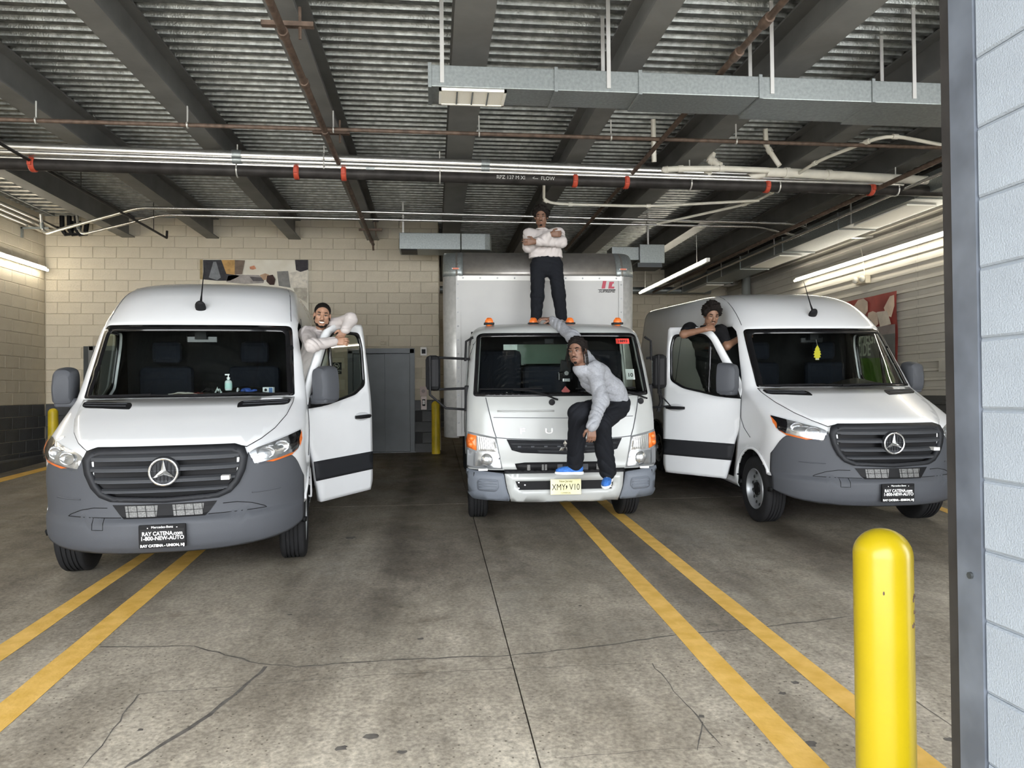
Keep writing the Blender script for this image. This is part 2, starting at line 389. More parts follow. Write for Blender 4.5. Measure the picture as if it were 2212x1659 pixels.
# lift wall (back): lift doors and a second doorway stand in it
LX0, LX1, LZ1 = on_y(752, 800, YB).x, -.36, 2.62
DX0, DX1, DZ1 = on_y(193, 748, YB).x, on_y(193, 748, YB).x + 1.0, on_y(193, 748, YB).z
wall_back = struct(MB().box((XL - .2, YB + .01, -.2), (LX0, YB + .3, ZD + .2)).box((LX1, YB + .01, -.2), (XE, YB + .3, ZD + .2)).box((LX0, YB + .01, LZ1), (LX1, YB + .3, ZD + .2)).build('wall_back', M_CREAMJ))
block_wall(wall_back, (XL, YB, Z0B - BH), (1, 0, 0), XE - XL, Z0B - BH, ZD + .02, paint,
    skip=lambda c, z: (LX0 - .12 < XL + c < LX1 + .12 and z < LZ1 + .1) or (DX0 - .1 < XL + c < DX1 + .1 and z < DZ1 + .08),
    singly=lambda c, z: not (-5.2 < XL + c < -2.9 and z < 3.4), phase=1)
MB().box((XL, YB + .006, -.2), (LX0, YB + .02, ZP)).box((LX1, YB + .006, -.2), (XE, YB + .02, ZP)).build('charcoal_mortar', M_CHARJ, wall_back)
MB().box((DX0 - .1, YB - .005, -.1), (DX1 + .1, YB + .02, DZ1)).build('door_backing', M_DARKMET, wall_back)
# wall return beside the lift and the deep wall beyond the truck
wall_return = struct(MB().box((XE, YB + .3, 0), (XE + .02, YD, ZD + .2)).box((XE - .3, YB + .3, 0), (XE, YD, ZD + .2)).build('wall_return', M_CREAM))
wall_deep = struct(MB().box((XE, YD + .01, -.1), (XR + .2, YD + .3, ZD + .2)).build('wall_deep', M_CREAMJ))
block_wall(wall_deep, (XE, YD, Z0B), (1, 0, 0), XR - XE, Z0B, ZD + .02, paint, singly=lambda c, z: XE + c > 3.6 and 2.6 < z < 4.7)
wall_left = struct(MB().box((XL - .3, -1.0, -.3), (XL - .01, YB + .3, ZD + .2)).build('wall_left', M_CREAMJ))
block_wall(wall_left, (XL, 10.2, Z0B - BH), (0, 1, 0), YB - 10.2, Z0B - BH, ZD + .02, paint, singly=lambda c, z: c > 1.6)
struct(MB().box((XL, 9.0, fz(9.0) - .2), (XL + .16, YB, fz(YB) + .10)).build('baseboard_left', M_CHAR, bevel=.02))
# gateway: block jamb on the right with its steel frame, wall over the opening
JX = 1.57
wall_front = struct(MB().box((JX + .01, -1.0, -.4), (2.45, YF - .012, 4.78)).box((7.2, YF - .35, -.4), (XR + .3, YF - .012, 4.78)).build('wall_front', M_BLUEJ))
block_wall(wall_front, (JX, YF - .012, -.18 + .06), (0, -1, 0), 2.9, -.12, 4.76, lambda z: M_BLUEBLK, singly=lambda c, z: c < 1.7)
header = struct(MB().box((XL - .3, YF - .35, 4.78), (XR + .3, YF - .05, ZD + .6)).build('wall_header', M_BLUEBLK))
sky_blocker = struct(MB().box((XL - 4, -2.2, 4.85), (XR + .2, YF - .35, 5.1)).build('wall_sky_blocker', M_BLUEBLK))  # unseen overhang, added to cut the sky light on the jamb
trim = struct(MB().box((JX - .004, YF - .012, -.2), (JX + .006, YF + .088, ZD)).box((JX + .006, YF - .012, -.2), (JX + .12, YF - .002, ZD)).build('trim_1', mat('jamb_steel', (.16, .18, .215), .38, metal=.35, var=.25, vscale=5, bump=.1, bscale=14)))
MB().box((JX - .001, YF + .088, -.2), (JX + .05, YF + .130, ZD)).build('door_track', mat('track_steel', (.045, .042, .04), .5, metal=.3, var=.2, vscale=6), trim)
MB().tube([(JX - .004, YF + .03, 1.22), (JX - .012, YF + .03, 1.22)], .010, 8).build('bolt', M_DARKMET, trim)

# ------------------------------------------------------------------ right wall of ribbed panels
wall_right = struct(MB().box((XR + .035, YF, -.2), (XR + .3, YD + .3, ZD + .3)).build('wall_right', M_RIBDARK))
_pj = on_x(1980, 700, XR).y
def rib_panel(ya, yb, za, zb, m):
    P = []; z = za; prof = []
    while z < zb - .001:
        for dz, x in ((0, .034), (.088, .034), (.096, 0), (.138, 0), (.146, .034)):
            if z + dz <= zb: prof.append((XR + x, z + dz))
        z += .148
    MB().grid([[(x, ya + .002, z) for x, z in prof], [(x, yb - .002, z) for x, z in prof]]).build('wall_panel', m, wall_right)
for ya, yb in ((YF + .2, 4.6), (4.6, 8.3), (8.3, _pj), (_pj, 15.6), (15.6, YD)):
    rib_panel(ya, yb, 1.66, ZD, M_RIBWALL); rib_panel(ya, yb, .1, 1.655, M_RIBDARK)

# ------------------------------------------------------------------ ceiling deck and beams
prof = []; y = 1.6
while y < YD + .3:
    for dy, z in ((0, 0), (.058, 0), (.076, .045), (.130, .045), (.148, 0)): prof.append((y + dy, ZD + z))
    y += .152
ceiling = struct(MB().grid([[(XL - .1, a, z) for a, z in prof], [(XR + .1, a, z) for a, z in prof]]).build('ceiling', M_DECK))
MB().box((XL - .3, 1.5, ZD + .06), (XR + .3, YD + .5, ZD + .2)).build('slab_above', mat('slab_above', (.3, .3, .3), .9), ceiling)
# rows of embossed dimples along the deck ribs (tiny: kept together)
dm = MB(); rnd = random.Random(3)
def beam(x, w, y1, label, d=None):
    d = ZD - ZB
    t = .02
    o = empty('steel_beam', label, 'beam', (x, YF, ZB), 'roof beams')
    MB().box((-w / 2, 0, 0), (w / 2, y1 - YF, t)).build('bottom_flange', M_STEEL, o)
    MB().box((-.008, 0, t), (.008, y1 - YF, d - t)).build('web', M_STEEL, o)
    MB().box((-w / 2, 0, d - t), (w / 2, y1 - YF, d)).build('top_flange', M_STEEL, o)
    return o
_ord = ['leftmost roof beam, ending at the cream wall corner by the conduit elbows', 'second roof beam from the left wall, ending over the left van',
        'third roof beam from the left, reaching the wall above the banner', 'roof beam carrying the slanting rusty pipe on its left side',
        'wide roof beam in the middle, passing behind the white duct register', 'roof beam crossing above the man who stands on the truck',
        'broad roof beam just right of the long diagonal pipe', 'roof beam that passes over the white wrapped drain pipes', 'roof beam second nearest the ribbed wall', 'roof beam closest to the ribbed wall']
for i, (x, w) in enumerate([(-5.5, .22), (-4.02, .22), (-2.55, .22), (-1.115, .22), (.336, .31), (1.77, .21), (3.236, .30), (4.70, .24), (6.16, .24), (7.45, .24)]):
    beam(x, w, YB if x < 0 else YD, _ord[i])
# ================================================================== things on the ceiling and walls
def pipe(name, label, cat, pts, r, m, n=12, group=None):
    o = MB().tube(pts, r, n).build(name, m, None, smooth=True)
    return tag(o, label, cat, group)
def clip_ring(c, d, r, m, parent, name='hanger', w=.012, up=None):
    """a strap round a pipe at c (axis d) with its rod going up to a beam or the deck"""
    c = Vector(c); d = Vector(d).normalized(); a = d.cross(Vector((0, 0, 1))).normalized(); b = a.cross(d).normalized()
    mb = MB(); pts = [c + (a * math.cos(t) + b * math.sin(t)) * (r + .006) for t in [2 * PI * i / 14 for i in range(15)]]
    mb.tube(pts, .009, 6)
    if up: mb.tube([c + Vector((0, 0, r)), Vector((c.x, c.y, up))], .008, 6)
    return mb.build(name, m, parent, smooth=True)
def line(p0, p1, z0, z1=None):
    return on_z(*p0, z0), on_z(*p1, z0 if z1 is None else z1)
def along(a, b, t): return Vector(a).lerp(Vector(b), t)

# sprinkler main with red couplings
a, b = line((0, 353), (2045, 414), 4.36); dirv = (b - a).normalized(); a0 = a - dirv * 2.0; b0 = b + dirv * 1.3
main = empty('sprinkler_main', 'thick black sprinkler main with red couplings crossing under the beams', 'pipe', a0)
def local(o, pts): return [Vector(p) - o.location for p in pts]
MB().tube(local(main, [a0, b0]), .068, 16).build('pipe', M_BLACKPIPE, main, smooth=True)
for px in (72, 641, 743, 1241, 1352, 1655, 1880):
    t = (px - 0) / 2045.0; c = on_z(px, 353 + 61 * t, 4.36)
    c = a + dirv * ((c - a).dot(dirv))
    MB().tube(local(main, [c - dirv * .03, c - dirv * .02, c + dirv * .02, c + dirv * .03]), [.078, .086, .086, .078], 16).box((-.02, -.10, -.03), (.02, -.075, .03), TR(*(c - main.location))).box((-.02, .075, -.03), (.02, .10, .03), TR(*(c - main.location))).build('coupling', M_RED, main, smooth=True)
for px in (513, 950, 1490, 1680, 1935):
    t = px / 2045.0; c = on_z(px, 353 + 61 * t, 4.36); c = a + dirv * ((c - a).dot(dirv))
    clip_ring(c - main.location, dirv, .07, M_HANG, main, up=ZB - main.location.z)
wr = text_mesh('RPZ 137 M XI     <--  FLOW', .06, .0005)
c = on_z(1146, 385, 4.36); q = a + dirv * ((c - a).dot(dirv)) - main.location
wr.transform(TR(q.x - .06, q.y - .069, q.z - .005) @ RZ(math.atan2(dirv.y, dirv.x)) @ FACE); wr.materials.clear()
link('chalk_writing', wr, mat('chalk', (.55, .55, .52), .9), main)

# bright conduits running together above it
for (ya, yb, r, z, lab) in ((316, 392, .050, 4.52, 'thickest bright steel conduit of the three crossing above the black main'), (328, 398, .034, 4.46, 'middle bright steel conduit just under the thickest one'), (340, 402, .026, 4.42, 'thin grey conduit lowest of the three above the black main')):
    a, b = line((0, ya), (1700, yb - (yb - ya) * .17), z); d = (b - a).normalized()
    o = empty('steel_conduit', lab, 'conduit', a, 'conduits crossing the ceiling')
    MB().tube(local(o, [a - d * 2.2, b + d * 1.6]), r, 14).build('pipe', M_CONDUIT, o, smooth=True)
    for px in ((512, 1048) if r > .03 else (800,)):
        t = px / 1700; c = a.lerp(b, t); c = a + d * ((on_z(px, ya + (yb - ya) * .83 * t, z) - a).dot(d))
        MB().tube(local(o, [c - d * .05, c + d * .05]), r + .008, 14).build('coupling', M_GALV, o, smooth=True)
    clip_ring(a + d * ((on_z(700, ya + (yb - ya) * .34, z) - a).dot(d)) - a, d, r, M_HANG, o, up=ZB - a.z)
# thin brown sprinkler branch
a, b = line((0, 258), (1800, 312), 4.47); d = (b - a).normalized()
o = empty('branch_pipe', 'thin dark brown sprinkler pipe crossing above the bright conduits', 'pipe', a)
MB().tube(local(o, [a - d * 2.4, b + d * 2.0]), .021, 10).build('pipe', M_RUST, o, smooth=True)
for px in (78, 405, 720, 1035, 1320, 1590): clip_ring(a + d * ((on_z(px, 258 + px * .03, 4.47) - a).dot(d)) - a, d, .021, M_HANG, o, up=ZB - a.z)
# branch lines parallel to the beams
def ylines(lab, p0, p1, z, r, m, name='branch_pipe'):
    a, b = line(p0, p1, z); d = (b - a).normalized()
    o = empty(name, lab, 'pipe', a); s = max(0.0, (a.y - 2.3) / d.y)
    MB().tube(local(o, [a - d * min(s, 3.0), b]), r, 10).build('pipe', m, o, smooth=True); return o, a, b, d
o, a, b, d = ylines('rusty sprinkler pipe slanting across the fourth beam towards the back wall', (582, 0), (806, 528), 4.46, .030, M_RUST)
for py in (72, 180, 285, 468, 520):
    c = on_z(582 + (806 - 582) * py / 528, py, 4.46); c = a + d * ((c - a).dot(d))
    MB().tube(local(o, [c - d * .04, c + d * .04]), .040, 10).build('fitting', M_RUST, o, smooth=True)
for py in (72, 300, 505):
    c = on_z(582 + (806 - 582) * py / 528, py, 4.46); c = a + d * ((c - a).dot(d)) - o.location
    MB().box((c.x - .16, c.y - .025, c.z + .05), (c.x + .22, c.y + .025, c.z + .085)).tube([c + Vector((.12, 0, -.04)), c + Vector((.12, 0, .2))], .012, 6).tube([c + Vector((0, 0, .03)), c + Vector((0, 0, .06))], .012, 6).build('bracket', M_RUST, o)
MB().tube([b - a - d * .02, b - a + Vector((0, .03, -.10))], .018, 8).build('sprinkler_head', M_RUST, o, smooth=True)
o, a, b, d = ylines('long rusty sprinkler pipe running diagonally over the truck', (1660, 40), (1222, 538), 4.46, .026, M_RUST)
for p in ((1655, 45), (1590, 118), (1490, 232), (1352, 390)):
    c = on_z(*p, 4.46); c = a + d * ((c - a).dot(d))
    MB().tube(local(o, [c - d * .06, c + d * .06]), .040, 10).build('fitting', M_RUST, o, smooth=True)
o, a, b, d = ylines('thin black sprinkler pipe ending in a nozzle near the left wall', (0, 310), (360, 514), 4.38, .018, M_BLACKPIPE)
MB().tube([b - a, b - a + Vector((0, .02, .12))], .020, 8).build('sprinkler_head', M_BLACKPIPE, o, smooth=True)
for p in ((175, 409), (332, 498)):
    c = on_z(*p, 4.38) - a; MB().tube([c, Vector((c.x, c.y, ZD - a.z))], .006, 6).build('hanger', M_BLACKPIPE, o)

# lower pair of conduits bent up from the left wall
def bent(lab, px, r, z, group='lower conduit pair'):
    pts = [on_z(x, y, zz) for x, y, zz in px]; dense = []
    for i, p in enumerate(pts):
        if 0 < i < len(pts) - 1:
            q0 = p.lerp(pts[i - 1], min(.45, .18 / (p - pts[i - 1]).length)); q1 = p.lerp(pts[i + 1], min(.45, .18 / (p - pts[i + 1]).length))
            for k in range(7):
                t = k / 6; dense.append(q0 * (1 - t) ** 2 + p * 2 * t * (1 - t) + q1 * t * t)
        else: dense.append(p)
    o = empty('steel_conduit', lab, 'conduit', dense[0], group)
    MB().tube(local(o, dense), r, 12).build('pipe', M_CONDUIT, o, smooth=True)
    for i in (1, len(dense) - 2):
        d = (dense[i + 1] - dense[i - 1]).normalized(); MB().tube(local(o, [dense[i] - d * .05, dense[i] + d * .05]), r + .007, 12).build('coupling', M_GALV, o, smooth=True)
    return o
z = 4.60
bent('upper conduit of the lower pair, bent towards the left wall corner', [(88, 462, 4.75), (92, 506, 4.45), (300, 449, z), (800, 458, z), (1715, 483, z), (1790, 510, 4.50), (1885, 511, 4.50)], .026, z)
bent('lower conduit of the lower pair, passing behind the standing man', [(166, 466, 4.72), (172, 508, 4.40), (352, 464, 4.57), (900, 476, 4.57), (1640, 490, 4.57), (1730, 512, 4.47), (1870, 513, 4.47)], .022, z)
# cable rack and bundled conduits high on the left wall
o = empty('cable_rack', 'bundle of conduits on brackets high on the left wall', 'cable rack', (XL, 12.4, 4.7))
for i, (dx, dz) in enumerate(((.10, .0), (.22, .03), (.34, .06))):
    MB().tube([(dx, -3.5, dz), (dx, 1.0, dz), (dx + .05, 1.25, dz - .03), (dx + .02, 1.5, dz + .02)], .028, 10).build('conduit', M_CONDUIT, o, smooth=True)
for y in (-2.2, -.6, .9): MB().box((0, y, -.07), (.45, y + .04, -.04)).box((0, y, -.22), (.03, y + .04, -.04)).build('bracket', M_GALV, o)
for i in range(3): MB().tube([(.45 + i * .12, 1.35, .26), (.45 + i * .12, 1.36, .02), (.50 + i * .12, 1.38, -.06), (.58 + i * .12, 1.4, -.05), (.60 + i * .12, 1.42, .18)], .04, 10).build('cable_loop', M_BLACK, o, smooth=True)
for i in range(16): MB().box((.5, -2.6 + i * .22, .18), (.95, -2.52 + i * .22, .20)).build('rung', M_CONDUIT, o)
MB().box((.48, -2.8, .17), (.50, 1.0, .23)).box((.95, -2.8, .17), (.97, 1.0, .23)).build('side_rail', M_GALV, o)
for y in (-2.0, .5): MB().tube([(.49, y, .2), (.49, y, ZD - 4.7)], .006, 6).tube([(.96, y, .2), (.96, y, ZD - 4.7)], .006, 6).build('hanger_rod', M_GALV, o)

# ------------------------------------------------------------------ ducts
zd = 4.22
p0 = on_z(928, 186, zd); q0 = on_z(1100, 228, zd); pr = on_z(2040, 237, zd)
dx0 = p0.x; yF_ = p0.y; dep = q0.y - yF_; hh = .175
duct = empty('air_duct', 'long grey galvanised air duct with a white register hung under the beams', 'duct', (dx0, yF_, zd))
secs = [0, 1.02, 1.72, 2.75, 3.75, 4.9]
for i in range(5):
    w0, w1 = dep, dep
    x0, x1 = secs[i], secs[i + 1]
    e0 = 0 if i < 3 else .02; hb = hh; zb = 0 if i < 3 else -.012
    if i == 4: x1 = 6.5
    MB().box((x0 + .002, 0 - (0.0 if i < 3 else .0), zb), (x1 - .002, dep + (.0 if i < 2 else .06 * (i - 1)), hh)).build('duct_section', M_GALV, duct, bevel=.006)
    MB().box((x1 - .014, -.012, -.014), (x1 + .014, dep + .012 + (.0 if i < 2 else .06 * (i - 1)), hh + .012)).build('flange', M_GALV, duct)
MB().box((-.012, -.012, -.012), (.015, dep + .012, hh + .012)).build('end_cap', M_GALV, duct)
reg = MB().box((.075, .02, -.022), (.62, .04, -.001)).box((.075, dep - .04, -.022), (.62, dep - .02, -.001)).box((.075, .02, -.022), (.095, dep - .02, -.001)).box((.60, .02, -.022), (.62, dep - .02, -.001)).build('register', mat('register_white', (.84, .82, .74), .5), duct)
for i in range(3):
    x = .095 + (i + 1) * .126; MB().box((x - .006, .04, -.021), (x + .006, dep - .04, -.001)).build('divider', M_GALV, reg)
MB().box((.095, .04, -.016), (.60, dep - .04, -.002)).build('filter_mesh', mat('register_mesh', (.85, .82, .72), .8, var=.05, vscale=120), reg)
for (px, py, fr) in ((955, 170, 1), (1315, 195, 1), (1300, 150, 0), (1668, 210, 1), (1630, 160, 0), (1975, 225, 1), (1918, 160, 0)):
    p = on_y(px, py, yF_ if fr else yF_ + dep + .05); x = p.x - dx0; yy = -.006 if fr else dep + (.006 if x < 1.7 else .14)
    MB().box((x - .016, yy - .004, .03 if fr else .1), (x + .016, yy + .004, ZD - zd)).build('strap', M_HANG, duct)
# small ducts further back
p = on_y(862, 502, 12.6); q = on_y(1063, 540, 12.6)
o = empty('air_duct', 'short galvanised duct with a rounded end near the lift wall', 'duct', (p.x, 12.6, q.z))
w = q.x - p.x; h = p.z - q.z
MB().box((0, 0, 0), (w * .66, .55, h)).build('duct_section', M_GALV, o, bevel=.01)
MB().prism([(w * .66 + .01, 0), (w - .12, 0), (w - .03, .03), (w, .12), (w, .55), (w * .66 + .01, .55)], h).build('duct_elbow', M_GALV, o, bevel=.01)
MB().box((.03, -.015, -.02), (.30, .4, 0)).build('grille', M_BLACK, o)
MB().box((.05, .1, h), (.08, .13, ZD - q.z)).build('strap', M_HANG, o)
p = on_y(1382, 533, 13.0); q = on_y(1440, 590, 13.0)
o = empty('air_duct', 'small square galvanised duct drop right of the truck box', 'duct', (p.x, 13.0, q.z + .1))
MB().box((0, 0, .08), (.46, .5, .42)).build('duct_box', M_GALV, o, bevel=.008)
MB().box((-.5, .05, .14), (0, .45, .38)).build('duct_branch', M_GALV, o, bevel=.008)
MB().box((-.05, -.03, 0), (.40, .4, .08)).build('grille', M_DARKMET, o)
MB().box((.2, .2, .42), (.23, .23, ZD - q.z - .1)).build('strap', M_HANG, o)
# long duct along the ribbed wall
zb = 4.33; A = on_z(2040, 500, zb); B_ = on_z(1560, 608, zb)
o = empty('air_duct', 'long duct running into the depth beside the ribbed wall', 'duct', (6.45, 7.4, zb))
for i in range(6):
    y0 = i * 1.9; MB().box((0, y0 + .003, 0), (.62, y0 + 1.897, .26)).build('duct_section', M_GALV, o, bevel=.006)
    MB().box((-.012, y0 - .014, -.012), (.632, y0 + .014, .272)).build('flange', M_GALV, o)
for i in (1, 3, 5): MB().box((.09, i * 1.9 + .3, -.02), (.53, i * 1.9 + 1.6, -.001)).build('register', MATS['register_white'], o)
for i in range(5):
    for x in (-.01, .63): MB().box((x - .004, i * 2.6 + .8, .0), (x + .004, i * 2.6 + .83, ZD - zb)).build('strap', M_HANG, o)
# rusty pipes and conduits beside it
for k, (dx, dz, r, m, lab) in enumerate(((-.55, .02, .03, M_RUST, 'rusty pipe running beside the long right-hand duct'), (-.30, .12, .02, M_CONDUIT, 'bright conduit running beside the long right-hand duct'), (-.18, .02, .02, M_CONDUIT, 'second bright conduit closest to the long right-hand duct'))):
    pipe('side_pipe', lab, 'pipe', [(6.25 + dx, 3.2, zb + dz), (6.25 + dx, 18.9, zb + dz)], r, m, group='pipes beside the right duct')
# white wrapped drain pipes
def wpipe(lab, px, r, z):
    pts = [on_z(x, y, zz) for x, y, zz in px]; dense = []
    for i, p in enumerate(pts):
        if 0 < i < len(pts) - 1:
            q0 = p.lerp(pts[i - 1], .25); q1 = p.lerp(pts[i + 1], .25)
            for k in range(5): t = k / 4; dense.append(q0 * (1 - t) ** 2 + p * 2 * t * (1 - t) + q1 * t * t)
        else: dense.append(p)
    o = empty('drain_pipe', lab, 'pipe', dense[0], 'white drain pipes')
    MB().tube(local(o, dense), r, 12).build('pipe', M_PVC, o, smooth=True)
    for i in range(2, len(dense) - 1, 3):
        d = (dense[i + 1] - dense[i - 1]).normalized(); MB().tube(local(o, [dense[i] - d * .03, dense[i] + d * .03]), r + .009, 12).build('wrap_band', M_PVC, o, smooth=True)
    return o
z = 4.50
wpipe('thick white drain pipe running right from the wrapped joints to the gateway', [(1655, 372, z), (1700, 373, z), (2045, 392, z), (2140, 398, z)], .058, z)
wpipe('white wrapped drain pipe lying along the top of the joint cluster', [(1413, 378, z), (1440, 365, z + .02), (1560, 364, z + .02), (1660, 368, z)], .036, z)
wpipe('white wrapped pipe with a low bend under the joint cluster', [(1530, 372, z), (1535, 392, 4.44), (1580, 390, 4.44), (1660, 374, z)], .044, z)
wpipe('short white wrapped riser above the joint cluster', [(1540, 330, 4.75), (1534, 346, 4.66), (1556, 358, 4.56)], .044, z)
wpipe('upright white drain pipe dropping from the deck beside the rusty diagonal pipe', [(1411, 258, 5.0), (1413, 350, 4.52)], .030, z)
wpipe('upright white drain pipe dropping to the thick white pipe', [(1653, 277, 5.0), (1655, 315, 4.82), (1684, 358, 4.55)], .030, z)
wpipe('thin white pipe with a peak climbing towards the gateway post', [(1420, 484, 4.45), (1640, 435, 4.45), (1760, 350, 4.5), (1915, 290, 4.5), (2060, 318, 4.5)], .020, z)
wpipe('thin white pipe hooked down over the head of the standing man', [(1175, 390, 4.7), (1175, 440, 4.42), (1400, 446, 4.42), (1640, 433, 4.42)], .020, z)

# ------------------------------------------------------------------ fluorescent battens
def batten(lab, a, b, group=None, side=(1, 0, 0), lit=1):
    a = Vector(a); b = Vector(b); d = (b - a); n = d.length; u = d.normalized(); s = Vector(side)
    o = empty('fluorescent_light', lab, 'light', a, group)
    R_ = Matrix((u, s, Vector((0, 0, 1)))).transposed().to_4x4()
    MB().box((-.03, -.035, -.035), (n + .03, .035, .035), R_ @ TR(0, -.05, .03)).build('housing', M_WHITE, o, bevel=.006)
    k = max(1, round(n / 1.25))
    for i in range(k):
        x0, x1 = n * i / k + .02, n * (i + 1) / k - .02
        MB().tube([R_ @ Vector((x0, .015, 0)), R_ @ Vector((x1, .015, 0))], .022, 10).build('tube', M_TUBE, o, smooth=True)
        MB().tube([R_ @ Vector((x0 - .018, .015, 0)), R_ @ Vector((x0, .015, 0))], .024, 10).build('tube_cap', M_WHITE, o, smooth=True)
    return o
a = on_x(102, 584, XL + .12)
batten('long lit fluorescent batten on the left cream wall by the corner', (XL + .12, 3.2, a.z), (XL + .12, a.y, a.z), side=(1, 0, 0))
a, b = on_x(1717, 607, XR - .14), on_x(2052, 503, XR - .14)
batten('long row of lit fluorescent tubes along the ribbed right wall', (XR - .14, 3.6, a.z), (XR - .14, a.y, a.z), side=(-1, 0, 0))
z = 4.25; a, b = on_z(1383, 633, 4.12), on_z(1535, 565, 4.12)
o = batten('hanging lit fluorescent batten between the truck box and the right van', (a.x, a.y, 4.12), (a.x, b.y, 4.12), side=(-1, 0, 0))
for t in (.1, .9): MB().tube([(0, (b.y - a.y) * t, .05), (0, (b.y - a.y) * t, ZD - 4.12)], .005, 6).build('hanger_rod', M_HANG, o)

# ------------------------------------------------------------------ lift doors and panels
LFZ = .68
lift = struct(empty('door_1', None, None, (LX0, YB, LFZ)))
hL, wL = LZ1 - LFZ, LX1 - LX0
MB().box((-.0, -.02, 0), (.09, .12, hL)).box((wL - .09, -.02, 0), (wL, .12, hL)).box((0, -.02, hL - .09), (wL, .12, hL)).build('door_frame', M_DARKMET, lift, bevel=.006)
xm = on_y(831, 860, YB).x - LX0
MB().box((.09, .07, 0), (xm - .002, .10, hL - .09)).build('door_panel', M_DARKMET, lift)
MB().box((xm + .002, .045, 0), (wL - .09, .075, hL - .09)).build('door_panel', M_DARKMET, lift)
MB().box((-.02, -.03, -.03), (wL + .02, .3, .002)).build('sill', M_DARKMET, lift)
MB().box((.09, .18, 0), (wL - .09, .2, hL)).build('shaft_back', M_BLACK, lift)
door2 = struct(empty('door_2', None, None, (DX0, YB, LFZ)))
hD = DZ1 - LFZ
MB().box((0, -.03, 0), (.08, .05, hD)).box((.92, -.03, 0), (1.0, .05, hD)).box((0, -.03, hD - .08), (1.0, .05, hD)).build('door_frame', mat('grey_frame', (.16, .165, .16), .5), door2, bevel=.005)
MB().box((.08, -.012, 0), (.92, .0, hD - .08)).build('door_panel', M_DARKMET, door2)
MB().tube([(.84, -.05, 1.0), (.74, -.05, 1.0)], .012, 8).box((.82, -.05, .98), (.86, 0, 1.02)).build('handle', M_GALV, door2)

def plate(name, lab, cat, px0, px1, m, y=YB, t=.02):
    a = on_y(*px0, y); b = on_y(*px1, y); o = empty(name, lab, cat, ((a.x + b.x) / 2, y, (a.z + b.z) / 2))
    w, h = b.x - a.x, a.z - b.z
    MB().box((-w / 2, -t, -h / 2), (w / 2, 0, h / 2)).build('plate', m, o, bevel=min(.01, t / 3)); return o, w, h
o, w, h = plate('lift_indicator', 'white lift floor indicator beside the dark lift doors', 'indicator', (908, 750), (922, 768), M_WHITE)
MB().box((-w * .3, -.024, -h * .28), (w * .3, -.018, h * .25)).build('display', M_BLACK, o)
o, w, h = plate('lift_call_panel', 'pinkish white lift call panel below the paper notice', 'control panel', (909, 856), (922, 885), mat('pink_white', (.72, .62, .60), .5))
MB().box((-w * .25, -.024, -h * .22), (w * .25, -.018, h * .28)).build('button_plate', M_BLACK, o)
for dz in (.12, -.02): MB().tube([(0, -.022, h * dz), (0, -.034, h * dz)], .022, 12).build('button', M_WHITE, o)
o, w, h = plate('notice', 'faded pink paper notice above the lift call panel', 'notice', (907, 835), (922, 855), mat('pink_paper', (.55, .44, .42), .7), t=.005)
MB().tube([(0, -.006, 0), (0, -.007, 0)], .035, 16).build('printed_circle', mat('grey_print', (.32, .27, .26), .8), o)
o, w, h = plate('wall_outlet', 'small square electrical box above the lift doors', 'electrical box', (822, 738), (834, 745), M_CREAM, t=.03)
MB().box((-w * .3, -.034, -h * .3), (-w * .05, -.03, h * .3)).box((w * .05, -.034, -h * .3), (w * .3, -.03, h * .3)).build('cover', M_CREAMJ, o)
o, w, h = plate('no_smoking_sign', 'black no smoking sign on the cream wall seen through the open van door', 'sign', (716, 783), (738, 808), mat('sign_black', (.03, .03, .028), .5), t=.006)
ring = [(math.cos(t) * .052, -.008, .045 + math.sin(t) * .052) for t in [2 * PI * i / 24 for i in range(25)]]
M_PRINT = mat('sign_white', (.62, .62, .55), .6)
MB().tube(ring, .005, 6).tube([(-.037, -.008, .082), (.037, -.008, .008)], .005, 6).build('ban_ring', M_PRINT, o)
MB().box((-.035, -.008, .038), (.02, -.006, .052)).box((.024, -.008, .038), (.035, -.006, .052)).tube([(.03, -.007, .055), (.035, -.007, .07), (.028, -.007, .078)], .003, 5).build('cigarette', M_PRINT, o)
text('lettering', 'THANK YOU', .034, M_PRINT, o, TR(0, -.007, -.045) @ FACE, bold=.001)
text('lettering', 'NO SMOKING', .018, M_PRINT, o, TR(0, -.007, -.08) @ FACE)

# ------------------------------------------------------------------ banners
def quad_on(o, pts, m, name, y):
    MB().add([(x, y, z) for x, z in pts], [tuple(range(len(pts)))]).build(name, m, o, solid=.0012)
a, c = on_y(433, 560, YB - .02), on_y(667, 690, YB - .02)
bw, bh = c.x - a.x, a.z - c.z
ban = empty('banner', 'creased printed banner on the cream wall behind the left van', 'banner', (a.x, YB - .02, a.z))
def bp(px, py): p = on_y(px, py, YB - .02); return (p.x - a.x, p.z - a.z)
P = []
for i in range(25):
    row = []
    for j in range(9):
        x = bw * i / 24; z = -bh * 1.25 * j / 8; row.append((x, -.012 * math.sin(i * .9 + j * 1.3) * math.sin(j * .6 + .4) - .01, z))
    P.append(row)
MB().grid(P).build('sheet', mat('banner_print', (.60, .55, .44), .45, col2=(.70, .66, .56), vscale=3), ban, smooth=True)
def patch(name, px, col, y=-.03): quad_on(ban, [bp(*q) for q in px], mat('print_' + name, col, .5, var=.18, vscale=14), name, y)
patch('printed_edge_strip', [(433, 561), (439, 561), (439, 604), (433, 604)], (.30, .22, .10))
patch('printed_dark_drape', [(440, 562), (479, 562), (490, 592), (520, 596), (498, 607), (470, 607), (441, 604)], (.045, .045, .05))
patch('printed_drape_fold', [(452, 600), (462, 566), (468, 566), (478, 600), (470, 606)], (.16, .17, .18), -.032)
patch('printed_amber_glass', [(480, 562), (508, 562), (508, 594), (490, 594), (480, 580)], (.42, .24, .07))
